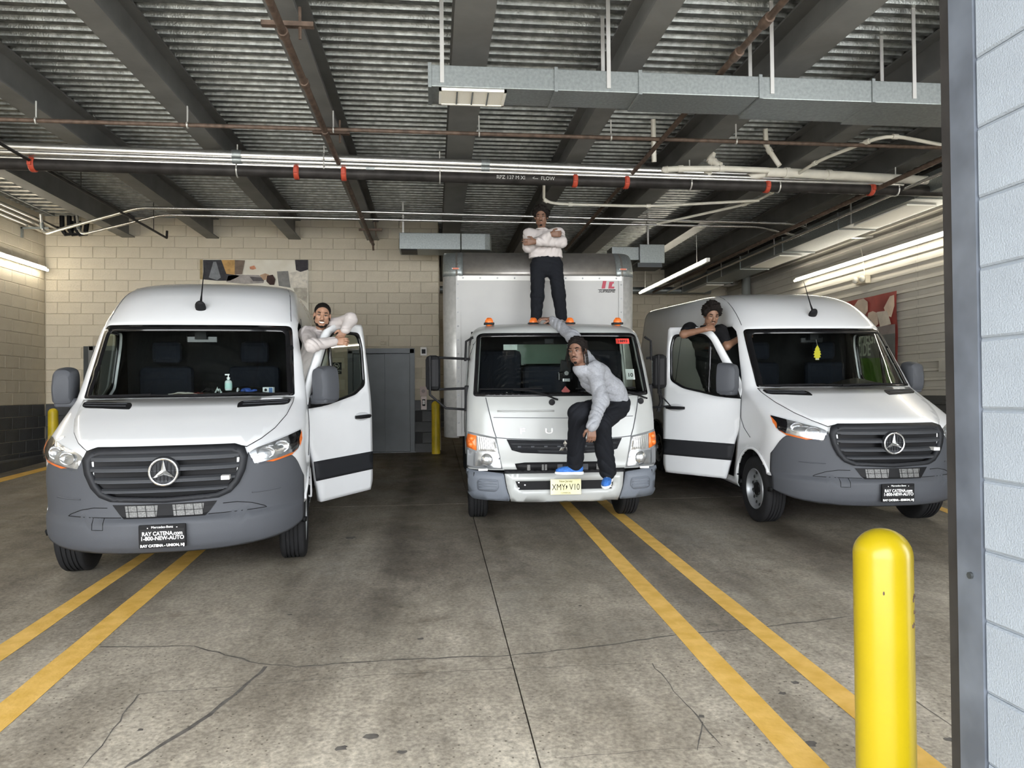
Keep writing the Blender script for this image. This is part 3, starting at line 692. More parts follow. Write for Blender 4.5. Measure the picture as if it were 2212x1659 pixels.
patch('printed_brown_column', [(508, 562), (530, 563), (524, 593), (508, 594)], (.13, .09, .06))
patch('printed_sleeve', [(494, 596), (520, 594), (560, 595), (572, 602), (570, 612), (530, 614), (490, 610)], (.28, .25, .23))
patch('printed_shirt_shadow', [(540, 598), (566, 600), (572, 608), (548, 608)], (.07, .06, .06), -.032)
patch('printed_skin', [(562, 595), (574, 591), (582, 594), (580, 604), (570, 606)], (.42, .26, .15), -.033)
patch('printed_hair', [(578, 596), (590, 594), (596, 604), (593, 616), (584, 616), (576, 608)], (.05, .028, .024), -.034)
patch('printed_fish', [(540, 577), (550, 574), (554, 581), (547, 583), (541, 582)], (.50, .20, .10))
patch('printed_grey_panel', [(599, 587), (623, 586), (628, 622), (603, 618)], (.16, .155, .14))
patch('printed_window', [(638, 562), (666, 562), (666, 583), (650, 588), (640, 584)], (.05, .045, .05))
patch('printed_white_cloth', [(626, 590), (664, 582), (666, 640), (640, 632), (628, 615)], (.58, .53, .44), -.029)
patch('printed_cloth_shade', [(634, 622), (664, 622), (664, 655), (640, 640)], (.38, .34, .27), -.031)
# banner on the ribbed wall
XBn = XR - .03
a = on_x(1838, 645, XBn); c = on_x(1937, 628, XBn); zb_ = on_x(1937, 830, XBn).z
ban2 = empty('banner', 'red and grey fruit drink banner hung on the ribbed wall behind the right van', 'banner', (XBn, c.y, c.z))
y1 = on_x(1800, 700, XBn).y
L2 = y1 - c.y; H2 = c.z - zb_
def b2(px, py): p = on_x(px, py, XBn); return (p.y - c.y, p.z - c.z)
P = [[(-.01 * math.sin(i * .8 + j), L2 * i / 16, -H2 * j / 10) for j in range(11)] for i in range(17)]
MB().grid(P).build('sheet', mat('banner_red', (.30, .055, .045), .4, var=.2, vscale=3), ban2, smooth=True)
def patch2(name, px, col, x=-.02): MB().add([(x, *b2(*q)) for q in px], [tuple(range(len(px)))]).build(name, mat('print2_' + name, col, .5, var=.12, vscale=6), ban2, solid=.0012)
patch2('printed_grey_ground', [(1800, 715), (1936, 705), (1936, 830), (1800, 830)], (.14, .145, .14))
patch2('printed_grass', [(1800, 776), (1936, 772), (1936, 830), (1800, 830)], (.10, .22, .03), -.022)
patch2('printed_fruit', [(1848, 660), (1856, 648), (1868, 645), (1877, 652), (1877, 672), (1868, 684), (1852, 686), (1846, 676)], (.62, .50, .40), -.022)
patch2('printed_fruit', [(1878, 676), (1888, 672), (1898, 676), (1900, 700), (1888, 710), (1876, 700)], (.60, .47, .38), -.023)
patch2('printed_slice', [(1912, 665), (1925, 640), (1934, 637), (1935, 660), (1928, 685), (1918, 682)], (.66, .52, .40), -.023)
patch2('printed_card', [(1897, 674), (1919, 671), (1928, 700), (1904, 706)], (.62, .55, .46), -.026)
patch2('printed_haze', [(1850, 712), (1936, 700), (1936, 720), (1850, 730)], (.26, .22, .21), -.0215)
for bodyt, px, py in (('OMEGR', 1874, 731), ('CIDE', 1868, 757)):
    u, v = b2(px, py); me = text_mesh(bodyt, .33, .001, bold=.006, sx=.62)
    me.transform(TR(-.028, u, v) @ RZ(-PI / 2) @ FACE); me.materials.clear(); link('lettering', me, mat('banner_letters', (.62, .66, .60), .6), ban2)

# ------------------------------------------------------------------ right-wall fittings
p = on_x(1870, 606, XR)
o = empty('emergency_light', 'cream emergency light with two heads on the ribbed wall', 'emergency light', (XR, p.y, p.z))
MB().box((-.10, -.16, -.07), (-.001, .16, .08)).build('case', M_CREAM, o, bevel=.012)
for s in (-.10, .12): MB().ell((-.13, s, .02), (.05, .06, .06)).build('lamp_head', M_PVC, o, smooth=True)
MB().tube([(-.02, 0, .08), (-.02, .02, .3), (-.02, .1, .62)], .008, 6).build('cable', M_PVC, o)
p = on_x(1985, 818, XR)
o = empty('switch_box', 'beige switch box low on the ribbed wall beside the right van', 'switch box', (XR, p.y, p.z))
MB().box((-.06, -.11, -.13), (.0, .11, .13)).build('case', M_RIBWALL, o, bevel=.008); MB().ell((-.065, .02, -.02), (.02, .025, .025)).build('knob', M_BLACK, o)
p = on_x(2045, 790, XR)
o = empty('wall_sign', 'small beige plate on the ribbed wall next to the gateway post', 'sign', (XR, p.y, p.z)); MB().box((-.02, -.16, -.09), (0, .16, .09)).build('plate', M_RIBWALL, o, bevel=.004)
p = on_y(1612, 640, 17.6)
col_ = empty('steel_column', 'round grey steel column standing before the ribbed wall', 'column', (p.x, 17.6, fz(17.6)))
MB().tube([(0, 0, 0), (0, 0, ZB - fz(17.6))], .11, 18).build('shaft', mat('column_grey', (.20, .21, .20), .5), col_, smooth=True)
MB().box((-.17, -.17, 0), (.17, .17, .02)).build('base_plate', M_STEEL, col_); MB().box((-.15, -.15, ZB - fz(17.6) - .02), (.15, .15, ZB - fz(17.6))).build('cap_plate', M_STEEL, col_)
p = on_y(1580, 620, 18.9)
lad = empty('wall_ladder', 'white caged ladder fixed in the far corner beside the column', 'ladder', (p.x + .1, 18.95, fz(18.9)))
for x in (0, .42): MB().box((x - .03, -.06, 0), (x + .03, 0, 4.0)).build('rail', M_WHITE, lad)
for k in range(13): MB().tube([(0, -.03, .3 + k * .29), (.42, -.03, .3 + k * .29)], .022, 8).build('rung', M_WHITE, lad)
cm = empty('security_camera', 'white security camera mounted in the far corner', 'camera', (p.x - .22, 18.7, p.z + .05))
MB().box((-.09, -.32, -.07), (.10, .04, .08), RZ(.4)).build('body', M_WHITE, cm, bevel=.02); MB().tube([(.02, -.31, 0), (.0, -.345, 0)], .05, 12).build('lens', M_BLACK, cm); MB().tube([(0, 0, 0), (.12, .1, .12), (.12, .2, .12)], .02, 8).build('arm', M_WHITE, cm)
pz = on_y(1470, 628, 18.8).z
pipe('water_pipe', 'grey pipe lying along the top of the far cream wall', 'pipe', [(XE + .05, 18.8, pz), (XR - .6, 18.8, pz)], .09, M_GALV)

# ------------------------------------------------------------------ bollards
def bollard(lab, x, y, r, h, m, sleeve=True):
    o = empty('bollard', lab, 'bollard', (x, y, fz(y)), 'yellow bollards')
    prof = [(r, -.04), (r, h - r * .95)] + [(r * math.cos(t), h - r * .95 + r * .95 * math.sin(t)) for t in [PI / 2 * k / 10 for k in range(1, 10)]] + [(.0005, h)]
    MB().lathe(prof, 32).build('sleeve', m, o, smooth='all')
    return o
bo = bollard('large bright yellow domed bollard in the foreground by the gateway post', 1.545, 2.43, .0955, 1.172, M_YEL)
for i, (dx, dz) in enumerate(((.062, .95), (.066, .955), (.058, .94), (.064, .90), (.06, .86), (.052, .855), (-.05, .97))):
    yy = -math.sqrt(max(0, .0955 ** 2 - dx * dx)) - .0004; MB().ell((dx, yy, dz), (.004 + .002 * (i % 2), .0012, .007), 8, 4).build('scuff', M_RUST, bo)
for lab, (px, py), (tx, ty) in (('worn yellow bollard in the back left corner beside the left van', (115, 1003), (115, 882)), ('worn yellow bollard between the lift doors and the truck', (942, 980), (942, 866))):
    p = on_f(px, py); zt = on_y(tx, ty, p.y).z; bollard(lab, p.x, p.y, .078, zt - p.z, M_YELOLD)
# ================================================================== vehicle surface kit
from mathutils.geometry import delaunay_2d_cdt
def inside(poly, x, y):
    r = False; n = len(poly); j = n - 1
    for i in range(n):
        xi, yi = poly[i]; xj, yj = poly[j]
        if (yi > y) != (yj > y) and x < (xj - xi) * (y - yi) / (yj - yi) + xi: r = not r
        j = i
    return r
def resample(poly, step):
    out = []
    for i, p in enumerate(poly):
        q = poly[(i + 1) % len(poly)]; d = math.hypot(q[0] - p[0], q[1] - p[1]); n = max(1, int(math.ceil(d / step)))
        for k in range(n): out.append((p[0] + (q[0] - p[0]) * k / n, p[1] + (q[1] - p[1]) * k / n))
    return out
def rounded(poly, r, k=5):
    """round every corner of a polygon; r may be a list"""
    n = len(poly); out = []
    for i, p in enumerate(poly):
        rr = r[i] if isinstance(r, (list, tuple)) else r
        a = Vector(poly[i - 1]); b = Vector(p); c = Vector(poly[(i + 1) % n])
        if rr <= 0: out.append(tuple(b)); continue
        q0 = b + (a - b).normalized() * min(rr, (a - b).length * .45); q1 = b + (c - b).normalized() * min(rr, (c - b).length * .45)
        for s in range(k + 1):
            t = s / k; out.append(tuple(q0 * (1 - t) ** 2 + b * 2 * t * (1 - t) + q1 * t * t))
    return out
def cdt(poly, step, holes=()):
    """triangulated sheet inside a 2D polygon, refined to step"""
    loops = [resample(poly, step)] + [resample(h, step) for h in holes]
    vs = []; es = []
    for lp in loops:
        o = len(vs); vs += lp; es += [(o + i, o + (i + 1) % len(lp)) for i in range(len(lp))]
    xs = [p[0] for p in poly]; ys = [p[1] for p in poly]; x = min(xs) + step * .5
    while x < max(xs):
        y = min(ys) + step * .5
        while y < max(ys):
            if inside(poly, x, y) and not any(inside(h, x, y) for h in holes):
                if min((x - a) ** 2 + (y - b) ** 2 for lp in loops for a, b in lp) > (step * .45) ** 2: vs.append((x, y))
            y += step
        x += step
    V_, E_, F_, *_ = delaunay_2d_cdt([Vector(v) for v in vs], es, [], 0, 1e-6)
    fs = []
    for f in F_:
        c = sum((V_[i] for i in f), Vector((0, 0))) / len(f)
        if inside(poly, c.x, c.y) and not any(inside(h, c.x, c.y) for h in holes): fs.append(tuple(f))
    return [(v.x, v.y) for v in V_], fs
class Surf:
    """a vehicle's skin: level outlines with rounded front corners. Faces -y."""
    def __init__(s, y0, w, d, n): s.ty, s.tw, s.td, s.tn = y0, w, d, n
    def p(s, z): return smooth_tab(s.ty, z), smooth_tab(s.tw, z), smooth_tab(s.td, z), lerp_tab(s.tn, z)
    def at(s, t, z):
        y0, w, d, n = s.p(z); return (w * max(0, math.sin(t)) ** (2 / n), y0 + d * (1 - math.cos(t)), z)
    def t_y(s, y, z):
        y0, w, d, n = s.p(z); return math.acos(max(0, min(1, (y0 + d - y) / d)))
    def t_x(s, x, z):
        y0, w, d, n = s.p(z); return math.asin(min(1, (min(1, abs(x) / w)) ** (n / 2)))
    def F(s, x, z):
        y0, w, d, n = s.p(z); return y0 + d * (1 - math.sqrt(max(0, 1 - min(1, abs(x) / w) ** n)))
    def G(s, y, z):
        y0, w, d, n = s.p(z); c = (y0 + d - y) / d
        return w if c <= 0 else w * math.sqrt(max(0, 1 - min(1, c) ** 2)) ** (2 / n)
    def front(s, x, z, off=0.0):
        y = s.F(x, z); e = .004
        fx = (s.F(x + e, z) - s.F(x - e, z)) / (2 * e); fzz = (s.F(x, z + e) - s.F(x, z - e)) / (2 * e)
        n = Vector((fx, -1, fzz)).normalized(); return Vector((x, y, z)) + n * off
    def side(s, y, z, sg, off=0.0):
        e = .004; x = s.G(y, z); gy = (s.G(y + e, z) - s.G(y - e, z)) / (2 * e); gz = (s.G(y, z + e) - s.G(y, z - e)) / (2 * e)
        n = Vector((1, -gy, -gz)).normalized(); q = Vector((x, y, z)) + n * off; return Vector((sg * q.x, q.y, q.z))
    def fpatch(s, poly, step=.05, off=.004, holes=()):
        v, f = cdt(poly, step, holes); return MB().add([s.front(x, z, off) for x, z in v], f)
    def spatch(s, poly, sg, step=.05, off=.004, holes=(), org=(0, 0, 0)):
        v, f = cdt(poly, step, holes); o = Vector(org); return MB().add([s.side(y, z, sg, off) - o for y, z in v], f)
    def fseam(s, pts, r=.0035, off=.002):
        q = []
        for a, b in zip(pts[:-1], pts[1:]):
            n = max(2, int(math.hypot(b[0] - a[0], b[1] - a[1]) / .04))
            q += [(a[0] + (b[0] - a[0]) * k / n, a[1] + (b[1] - a[1]) * k / n) for k in range(n)]
        q.append(pts[-1]); return MB().tube([s.front(x, z, off) for x, z in q], r, 6)
    def sseam(s, pts, sg, r=.0035, off=.002):
        q = []
        for a, b in zip(pts[:-1], pts[1:]):
            n = max(2, int(math.hypot(b[0] - a[0], b[1] - a[1]) / .06))
            q += [(a[0] + (b[0] - a[0]) * k / n, a[1] + (b[1] - a[1]) * k / n) for k in range(n)]
        q.append(pts[-1]); return MB().tube([s.side(y, z, sg, off) for y, z in q], r, 6)
def mir(poly): return [(-x, z) for x, z in reversed(poly)]
def outnorm(o):
    """turn a sheet's normals towards -y so that solidify thickens it inwards"""
    me = o.data; s = sum(p.normal.y * p.area for p in me.polygons)
    if s > 0: me.flip_normals()
    return o
def outside_x(o, sg):
    me = o.data; s = sum(p.normal.x * p.area for p in me.polygons)
    if s * sg < 0: me.flip_normals()
    return o

M_VANW = mat('van_white_paint', (.74, .75, .76), .22, coat=.5, var=.015, vscale=3)
M_VANIN = mat('van_interior', (.008, .0085, .009), .85, spec=.2)
M_CLAD = mat('grey_bumper_plastic', (.070, .074, .084), .55, bump=.12, bscale=260, spec=.3)
M_GRILLE = mat('grille_black_plastic', (.022, .023, .026), .5, spec=.2)
M_GLOSSB = mat('gloss_black', (.008, .008, .009), .12)
M_CHROME = mat('chrome', (.84, .85, .86), .2, metal=.9)
M_ALU = mat('radiator_alloy', (.13, .13, .127), .5, metal=.1, var=.35, vscale=90)
M_AMBER = mat('amber_lens', (.75, .17, .03), .25)
M_RUBBER = mat('tyre_rubber', (.018, .018, .019), .72, bump=.2, bscale=40)
M_RIM = mat('steel_rim', (.30, .31, .32), .4, metal=.6, var=.06, vscale=20)
M_SEATF = mat('dark_seat_fabric', (.010, .012, .017), .9, var=.1, vscale=20)
M_LAMP = mat('lamp_reflector', (.62, .63, .64), .2, metal=.8, var=.2, vscale=25)
M_PLATEB = mat('plate_black', (.012, .012, .013), .35)
M_LETW = mat('plate_lettering', (.85, .85, .84), .5)
def glass(name, tint, rough=0.0, refl=.5):
    m = D.materials.new(name); m.use_nodes = True; nt = m.node_tree; N = nt.nodes; L = nt.links
    for n in list(N): N.remove(n)
    out = N.new('ShaderNodeOutputMaterial'); tr = N.new('ShaderNodeBsdfTransparent'); tr.inputs[0].default_value = (*tint, 1)
    gl = N.new('ShaderNodeBsdfGlossy'); gl.inputs['Roughness'].default_value = rough; fr = N.new('ShaderNodeFresnel'); fr.inputs['IOR'].default_value = 1.5
    ge = N.new('ShaderNodeNewGeometry'); io = N.new('ShaderNodeMath'); io.operation = 'MULTIPLY_ADD'; io.inputs[1].default_value = 1 / 1.5 - 1.5; io.inputs[2].default_value = 1.5
    L.new(ge.outputs['Backfacing'], io.inputs[0]); L.new(io.outputs[0], fr.inputs['IOR'])      # a thin pane mirrors alike from both sides
    mx = N.new('ShaderNodeMixShader'); mu = N.new('ShaderNodeMath'); mu.operation = 'MULTIPLY'; mu.inputs[1].default_value = refl * 2
    L.new(fr.outputs[0], mu.inputs[0]); L.new(mu.outputs[0], mx.inputs[0]); L.new(tr.outputs[0], mx.inputs[1]); L.new(gl.outputs[0], mx.inputs[2]); L.new(mx.outputs[0], out.inputs[0])
    MATS[name] = m; return m
M_GLASS = glass('windscreen_glass', (.74, .78, .76))
M_SIDEGLASS = glass('side_glass', (.68, .75, .68))
M_LENS = glass('headlamp_lens', (.93, .94, .95))

# ------------------------------------------------------------------ the van
V_Y = [(.30, .12), (.345, .055), (.40, .015), (.48, .0), (.555, .002), (.575, .018), (.60, .048), (.70, .058), (.85, .066), (1.0, .078), (1.07, .105), (1.10, .15), (1.14, .23), (1.20, .37), (1.28, .57), (1.36, .80), (1.42, .97), (1.44, .99), (1.60, 1.115), (1.80, 1.27), (2.0, 1.42), (2.09, 1.485), (2.16, 1.55), (2.25, 1.66), (2.34, 1.79), (2.42, 1.94), (2.48, 2.10), (2.53, 2.30), (2.57, 2.56), (2.60, 2.90), (2.62, 3.3), (2.635, 3.8)]
V_W = [(.30, .95), (.36, .975), (.5, .99), (.8, .992), (1.1, .99), (1.3, .982), (1.44, .968), (1.7, .935), (2.0, .895), (2.12, .878), (2.25, .862), (2.36, .848), (2.45, .828), (2.50, .805), (2.54, .77), (2.57, .725), (2.595, .65), (2.615, .53), (2.63, .38), (2.635, .25)]
V_D = [(.30, .70), (.5, .74), (.85, .68), (1.05, .62), (1.12, .55), (1.3, .46), (1.44, .34), (2.0, .33), (2.2, .40), (2.5, .55), (2.65, .7)]
V_N = [(.30, 2.3), (.6, 2.3), (1.0, 2.4), (1.12, 2.3), (1.3, 2.3), (1.44, 2.5), (2.1, 2.7), (2.4, 3.2), (2.65, 3.2)]
VS = Surf(V_Y, V_W, V_D, V_N)
V_A = [(.30, 1.55), (.42, 1.52), (.6, 1.47), (.8, 1.43), (.95, 1.38), (1.1, 1.34), (1.40, 1.33), (1.46, 1.34), (1.6, 1.43), (1.8, 1.56), (2.0, 1.69), (2.08, 1.76), (2.13, 1.87)]
VRY = 2.33; VLEN = 5.93; DZ0, DZ1_ = .385, 2.13
def WSX(z): return .868 - (z - 1.44) * .058
def van_body(van):
    zl = [.30, .345, .40, .44, .48, .53, .565, .60, .65, .70, .74, .78, .82, .86, .90, .94, .98, 1.02, 1.06, 1.08, 1.10, 1.12, 1.14, 1.17, 1.20, 1.24, 1.28, 1.32, 1.36, 1.39, 1.42, 1.455, 1.52, 1.6, 1.7, 1.8, 1.9, 2.0, 2.07, 2.13, 2.18, 2.24, 2.30, 2.36, 2.41, 2.45, 2.48, 2.505, 2.53, 2.55, 2.57, 2.585, 2.60, 2.61, 2.62, 2.628, 2.635]
    rows = []; nA, nB, nC, nR = 10, 22, 8, 40
    for z in zl:
        xw = WSX(z) - .02 if 1.40 < z < 2.2 else (.50 if z < 1.1 else lerp_tab([(1.1, .5), (1.42, .84)], z)) if z < 1.42 else lerp_tab([(2.1, .80), (2.5, .7), (2.635, .12)], z)
        y0, w, d, n = VS.p(z); t1 = VS.t_x(min(xw, w * .93), z)
        yA = max(lerp_tab(V_A, z), VS.at(t1, z)[1] + .05); tA = VS.t_y(yA, z); yA2 = VS.at(tA, z)[1] if yA < y0 + d else yA
        yR = max(VRY, yA + .12); row = []
        for i in range(nA): row.append(VS.at(t1 * i / nA, z))
        for i in range(nB):
            if yA < y0 + d: row.append(VS.at(t1 + (tA - t1) * i / nB, z))
            else:
                q = VS.at(t1, z)[1]; y = q + (yA - q) * (i / nB); row.append((VS.G(y, z), y, z))
        for i in range(nC): y = yA + (yR - yA) * i / nC; row.append((VS.G(y, z), y, z))
        for i in range(nR + 1): y = yR + (VLEN - yR) * i / nR; row.append((VS.G(y, z), y, z))
        rows.append(row)
    nc = nA + nB + nC + nR + 1; mb = MB(); V_ = []; idx = {}
    for sg in (1, -1):
        for r, row in enumerate(rows):
            for c, (x, y, z) in enumerate(row):
                # round the wheel arches
                for wy in (1.0, 1.0 + 3.66):
                    dy, dz = y - wy, z - .36; q = math.hypot(dy, dz)
                    if c > 4 and abs(q - .435) < .024 and q > 0: y, z = wy + dy / q * .435, .36 + dz / q * .435
                if sg == -1 and c == 0: idx[(sg, r, c)] = idx[(1, r, c)]; continue
                idx[(sg, r, c)] = len(V_); V_.append((sg * x, y, z))
    fs = []
    for sg in (1, -1):
        for r in range(len(rows) - 1):
            for c in range(nc - 1):
                q = [rows[r][c], rows[r][c + 1], rows[r + 1][c + 1], rows[r + 1][c]]
                zc = sum(p[2] for p in q) / 4; yc = sum(p[1] for p in q) / 4
                if c < nA and 1.455 <= rows[r][c][2] and rows[r + 1][c][2] <= 2.08: continue           # windscreen
                if c < nA + nB - 1 and zc < .64 and yc < .57: continue                                  # behind the bumper skirt
                if c < nA and .73 < zc < 1.05: continue                                               # grille
                if nA + nB <= c < nA + nB + nC and DZ0 + .01 < zc < DZ1_ - .02: continue                  # door opening
                if c > 4 and any(math.hypot(yc - wy, zc - .36) < .425 for wy in (1.0, 4.66)): continue
                ids = (idx[(sg, r, c)], idx[(sg, r, c + 1)], idx[(sg, r + 1, c + 1)], idx[(sg, r + 1, c)])
                fs.append(ids if sg == 1 else ids[::-1])
    top = len(rows) - 1
    for c in range(nc - 1): fs.append((idx[(1, top, c)], idx[(1, top, c + 1)], idx[(-1, top, c + 1)], idx[(-1, top, c)]))
    for r in range(top): fs.append((idx[(1, r, nc - 1)], idx[(-1, r, nc - 1)], idx[(-1, r + 1, nc - 1)], idx[(1, r + 1, nc - 1)]))
    me = D.meshes.new('body'); me.from_pydata(V_, [], fs); me.update()
    bm = bmesh.new(); bm.from_mesh(me); bmesh.ops.remove_doubles(bm, verts=bm.verts, dist=1e-5); bmesh.ops.dissolve_degenerate(bm, edges=bm.edges, dist=1e-5); bmesh.ops.recalc_face_normals(bm, faces=bm.faces); bm.to_mesh(me); bm.free()
    # outward check on the roof
    if sum(p.normal.z * p.area for p in me.polygons if p.center.z > 2.6) < 0: me.flip_normals()
    me.materials.append(M_VANW); me.materials.append(M_VANIN)
    o = link('body', me, None, van, smooth='all')
    q = o.modifiers.new('s', 'SOLIDIFY'); q.thickness = .025; q.offset = -1; q.material_offset = 1; q.material_offset_rim = 1
    return o
HL = [(.585, 1.045), (.63, 1.072), (.75, 1.105), (.87, 1.142), (.948, 1.168), (.958, 1.10), (.935, 1.035), (.885, .99), (.75, .955), (.605, .938)]
def headlight(van, sg):
    P_ = rounded([(sg * x, z) for x, z in (HL if sg > 0 else HL[::-1])], .02, 3)
    root = outnorm(VS.fpatch(P_, .035, .004).build('headlight', M_LAMP, van, smooth='all'))
    def sub(name, poly, m, off, step=.03, solid=0):
        pl = [(sg * x, z) for x, z in (poly if sg > 0 else poly[::-1])]
        return outnorm(VS.fpatch(pl, step, off).build(name, m, root, smooth='all', solid=solid))
    sub('dark_housing', [(.86, 1.135), (.945, 1.165), (.955, 1.10), (.93, 1.03), (.895, 1.0), (.88, 1.07)], M_GLOSSB, .010)
    sub('turn_signal', [(.70, .965), (.80, .985), (.895, 1.01), (.93, 1.04), (.885, .992), (.75, .958)], M_AMBER, .014)
    sub('side_reflector', [(.938, 1.04), (.955, 1.10), (.95, 1.16), (.935, 1.10)], M_AMBER, .016)
    for (cx, cz, rx, rz) in ((.71, 1.035, .068, .05), (.82, 1.07, .062, .05)):
        c = VS.front(sg * cx, cz, .0); mb = MB()
        prof = []
        for k in range(7):
            t = PI / 2 * k / 6; prof.append((math.sin(t), -.5 * math.cos(t)))
        M = TR(c.x, c.y - .022, c.z) @ RZ(sg * .5) @ RX(PI / 2) @ Matrix.Diagonal((rx, rz, .06, 1))
        mb.lathe(prof[::-1] if False else prof, 18, M); mb.build('reflector_bowl', M_CHROME, root, smooth='all')
        MB().ell((c.x, c.y - .015, c.z), (.014, .02, .014), 10, 6).build('bulb', M_LENS, root, smooth='all')
    sub('lens', [(min(x, .945), z) for x, z in HL], M_LENS, .026)
    return root
def emblem(van):
    cy = VS.F(0, .937) - .03; c = Vector((0, cy, .937)); R_ = .097
    root = MB().lathe([(.0, 0), (R_ - .01, 0), (R_ + .012, .0), (R_ + .018, -.012), (R_ + .012, -.02)], 40, TR(*c) @ RX(PI / 2)).build('emblem', M_GRILLE, van, smooth=True)
    MB().tube([c + Vector((math.cos(t) * R_, -.012, math.sin(t) * R_)) for t in [2 * PI * i / 48 for i in range(49)]], .009, 8).build('ring', M_CHROME, root, smooth=True)
    vs = []; fs = []
    mb = MB()
    for k in range(3):
        a = PI / 2 + k * 2 * PI / 3; tip = c + Vector((math.cos(a) * (R_ - .004), -.012, math.sin(a) * (R_ - .004)))
        l = c + Vector((math.cos(a + PI / 3) * .022, -.012, math.sin(a + PI / 3) * .022)); r = c + Vector((math.cos(a - PI / 3) * .022, -.012, math.sin(a - PI / 3) * .022))
        m_ = c + Vector((0, -.030, 0)); b = c + Vector((0, -.004, 0)); mb.add([tip, l, m_, r, b], [(0, 1, 2), (0, 2, 3), (0, 4, 1), (0, 3, 4)])
    mb.build('star', M_CHROME, root)
    for k in range(7):
        x = (k - 3) * .025; h = math.sqrt(max(0, (R_ - .02) ** 2 - x * x)); MB().box((c.x + x - .002, c.y - .006, c.z - h), (c.x + x + .002, c.y - .001, c.z + h)).build('mesh_bar', M_BLACK, root)
def plate_frame(van, last):
    c = Vector((0, -.03, .475)); root = MB().box((-.162, -.012, -.085), (.162, .008, .085), TR(*c)).build('licence_plate', M_PLATEB, van, bevel=.006)
    MB().box((-.15, -.015, -.045), (.15, -.011, .055), TR(*c)).build('plate_panel', mat('plate_panel_black', (.02, .02, .021), .4), root)
    def L_(s, z, size, **k): text('lettering', s, size, M_LETW, root, TR(c.x, c.y - .016, c.z + z) @ FACE, **k)
    L_('Mercedes-Benz', .068, .024, bold=.0); L_('RAY CATENA.com', .020, .040, bold=.0008, sx=.86); L_('1-800-NEW-AUTO', -.014, .040, bold=.0008, sx=.92); L_(last, -.068, .026, bold=.0012, sx=.98)
    for s in (-1, 1):
        MB().ell((c.x + s * .10, c.y - .013, c.z + .062), (.005, .003, .005), 8, 4).build('screw', M_CHROME, root)
    return root
def wheel(van, x, y, steer=0.0, name='wheel', r=.352, w=.225, rim=M_RIM):
    sg = 1 if x > 0 else -1
    M = TR(x, y, r) @ RZ(steer) @ RY(sg * PI / 2)       # local +z points outwards
    h = w / 2
    prof = [(r * .60, -h * .8), (r * .74, -h * .98), (r * .90, -h * .96), (r * .975, -h * .84), (r, -h * .72)]
    g = [-.46, -.18, .12, .42]
    for k in g: prof += [(r, h * (k - .05)), (r - .010, h * (k - .04)), (r - .010, h * (k + .04)), (r, h * (k + .05))]
    prof += [(r, h * .72), (r * .975, h * .84), (r * .90, h * .96), (r * .74, h * .98), (r * .60, h * .8)]
    root = MB().lathe(prof, 44, M).build(name, M_RUBBER, van, smooth=True)
    MB().lathe([(r * .60, -h * .8), (r * .58, -h * .2), (r * .585, h * .6), (r * .62, h * .82), (r * .60, h * .9), (r * .56, h * .75), (r * .54, h * .35), (r * .46, h * .3), (r * .30, h * .55), (r * .26, h * .60), (r * .20, h * .55), (.001, h * .55)], 40, M).build('rim', rim, root, smooth=True)
    for k in range(14):
        a = 2 * PI * k / 14; MB().ell((r * .50 * math.cos(a), r * .50 * math.sin(a), h * .34), (.020, .011, .012), 8, 4, M @ RZ(0)).build('rim_hole', M_BLACK, root)
    for k in range(6):
        a = 2 * PI * k / 6; MB().tube([M @ Vector((r * .23 * math.cos(a), r * .23 * math.sin(a), h * .5)), M @ Vector((r * .23 * math.cos(a), r * .23 * math.sin(a), h * .72))], .012, 6).build('wheel_nut', M_DARKMET, root)
    MB().lathe([(.075, h * .5), (.07, h * .68), (.001, h * .70)], 18, M).build('hub_cap', M_BLACK, root, smooth=True)
    return root
WIN = [(1.42, 1.30), (1.66, 1.32), (2.08, 1.40), (2.25, 1.49), (2.28, 1.90), (2.25, 2.04), (2.0, 2.05), (1.84, 2.04), (1.76, 1.97), (1.60, 1.70), (1.44, 1.44)]
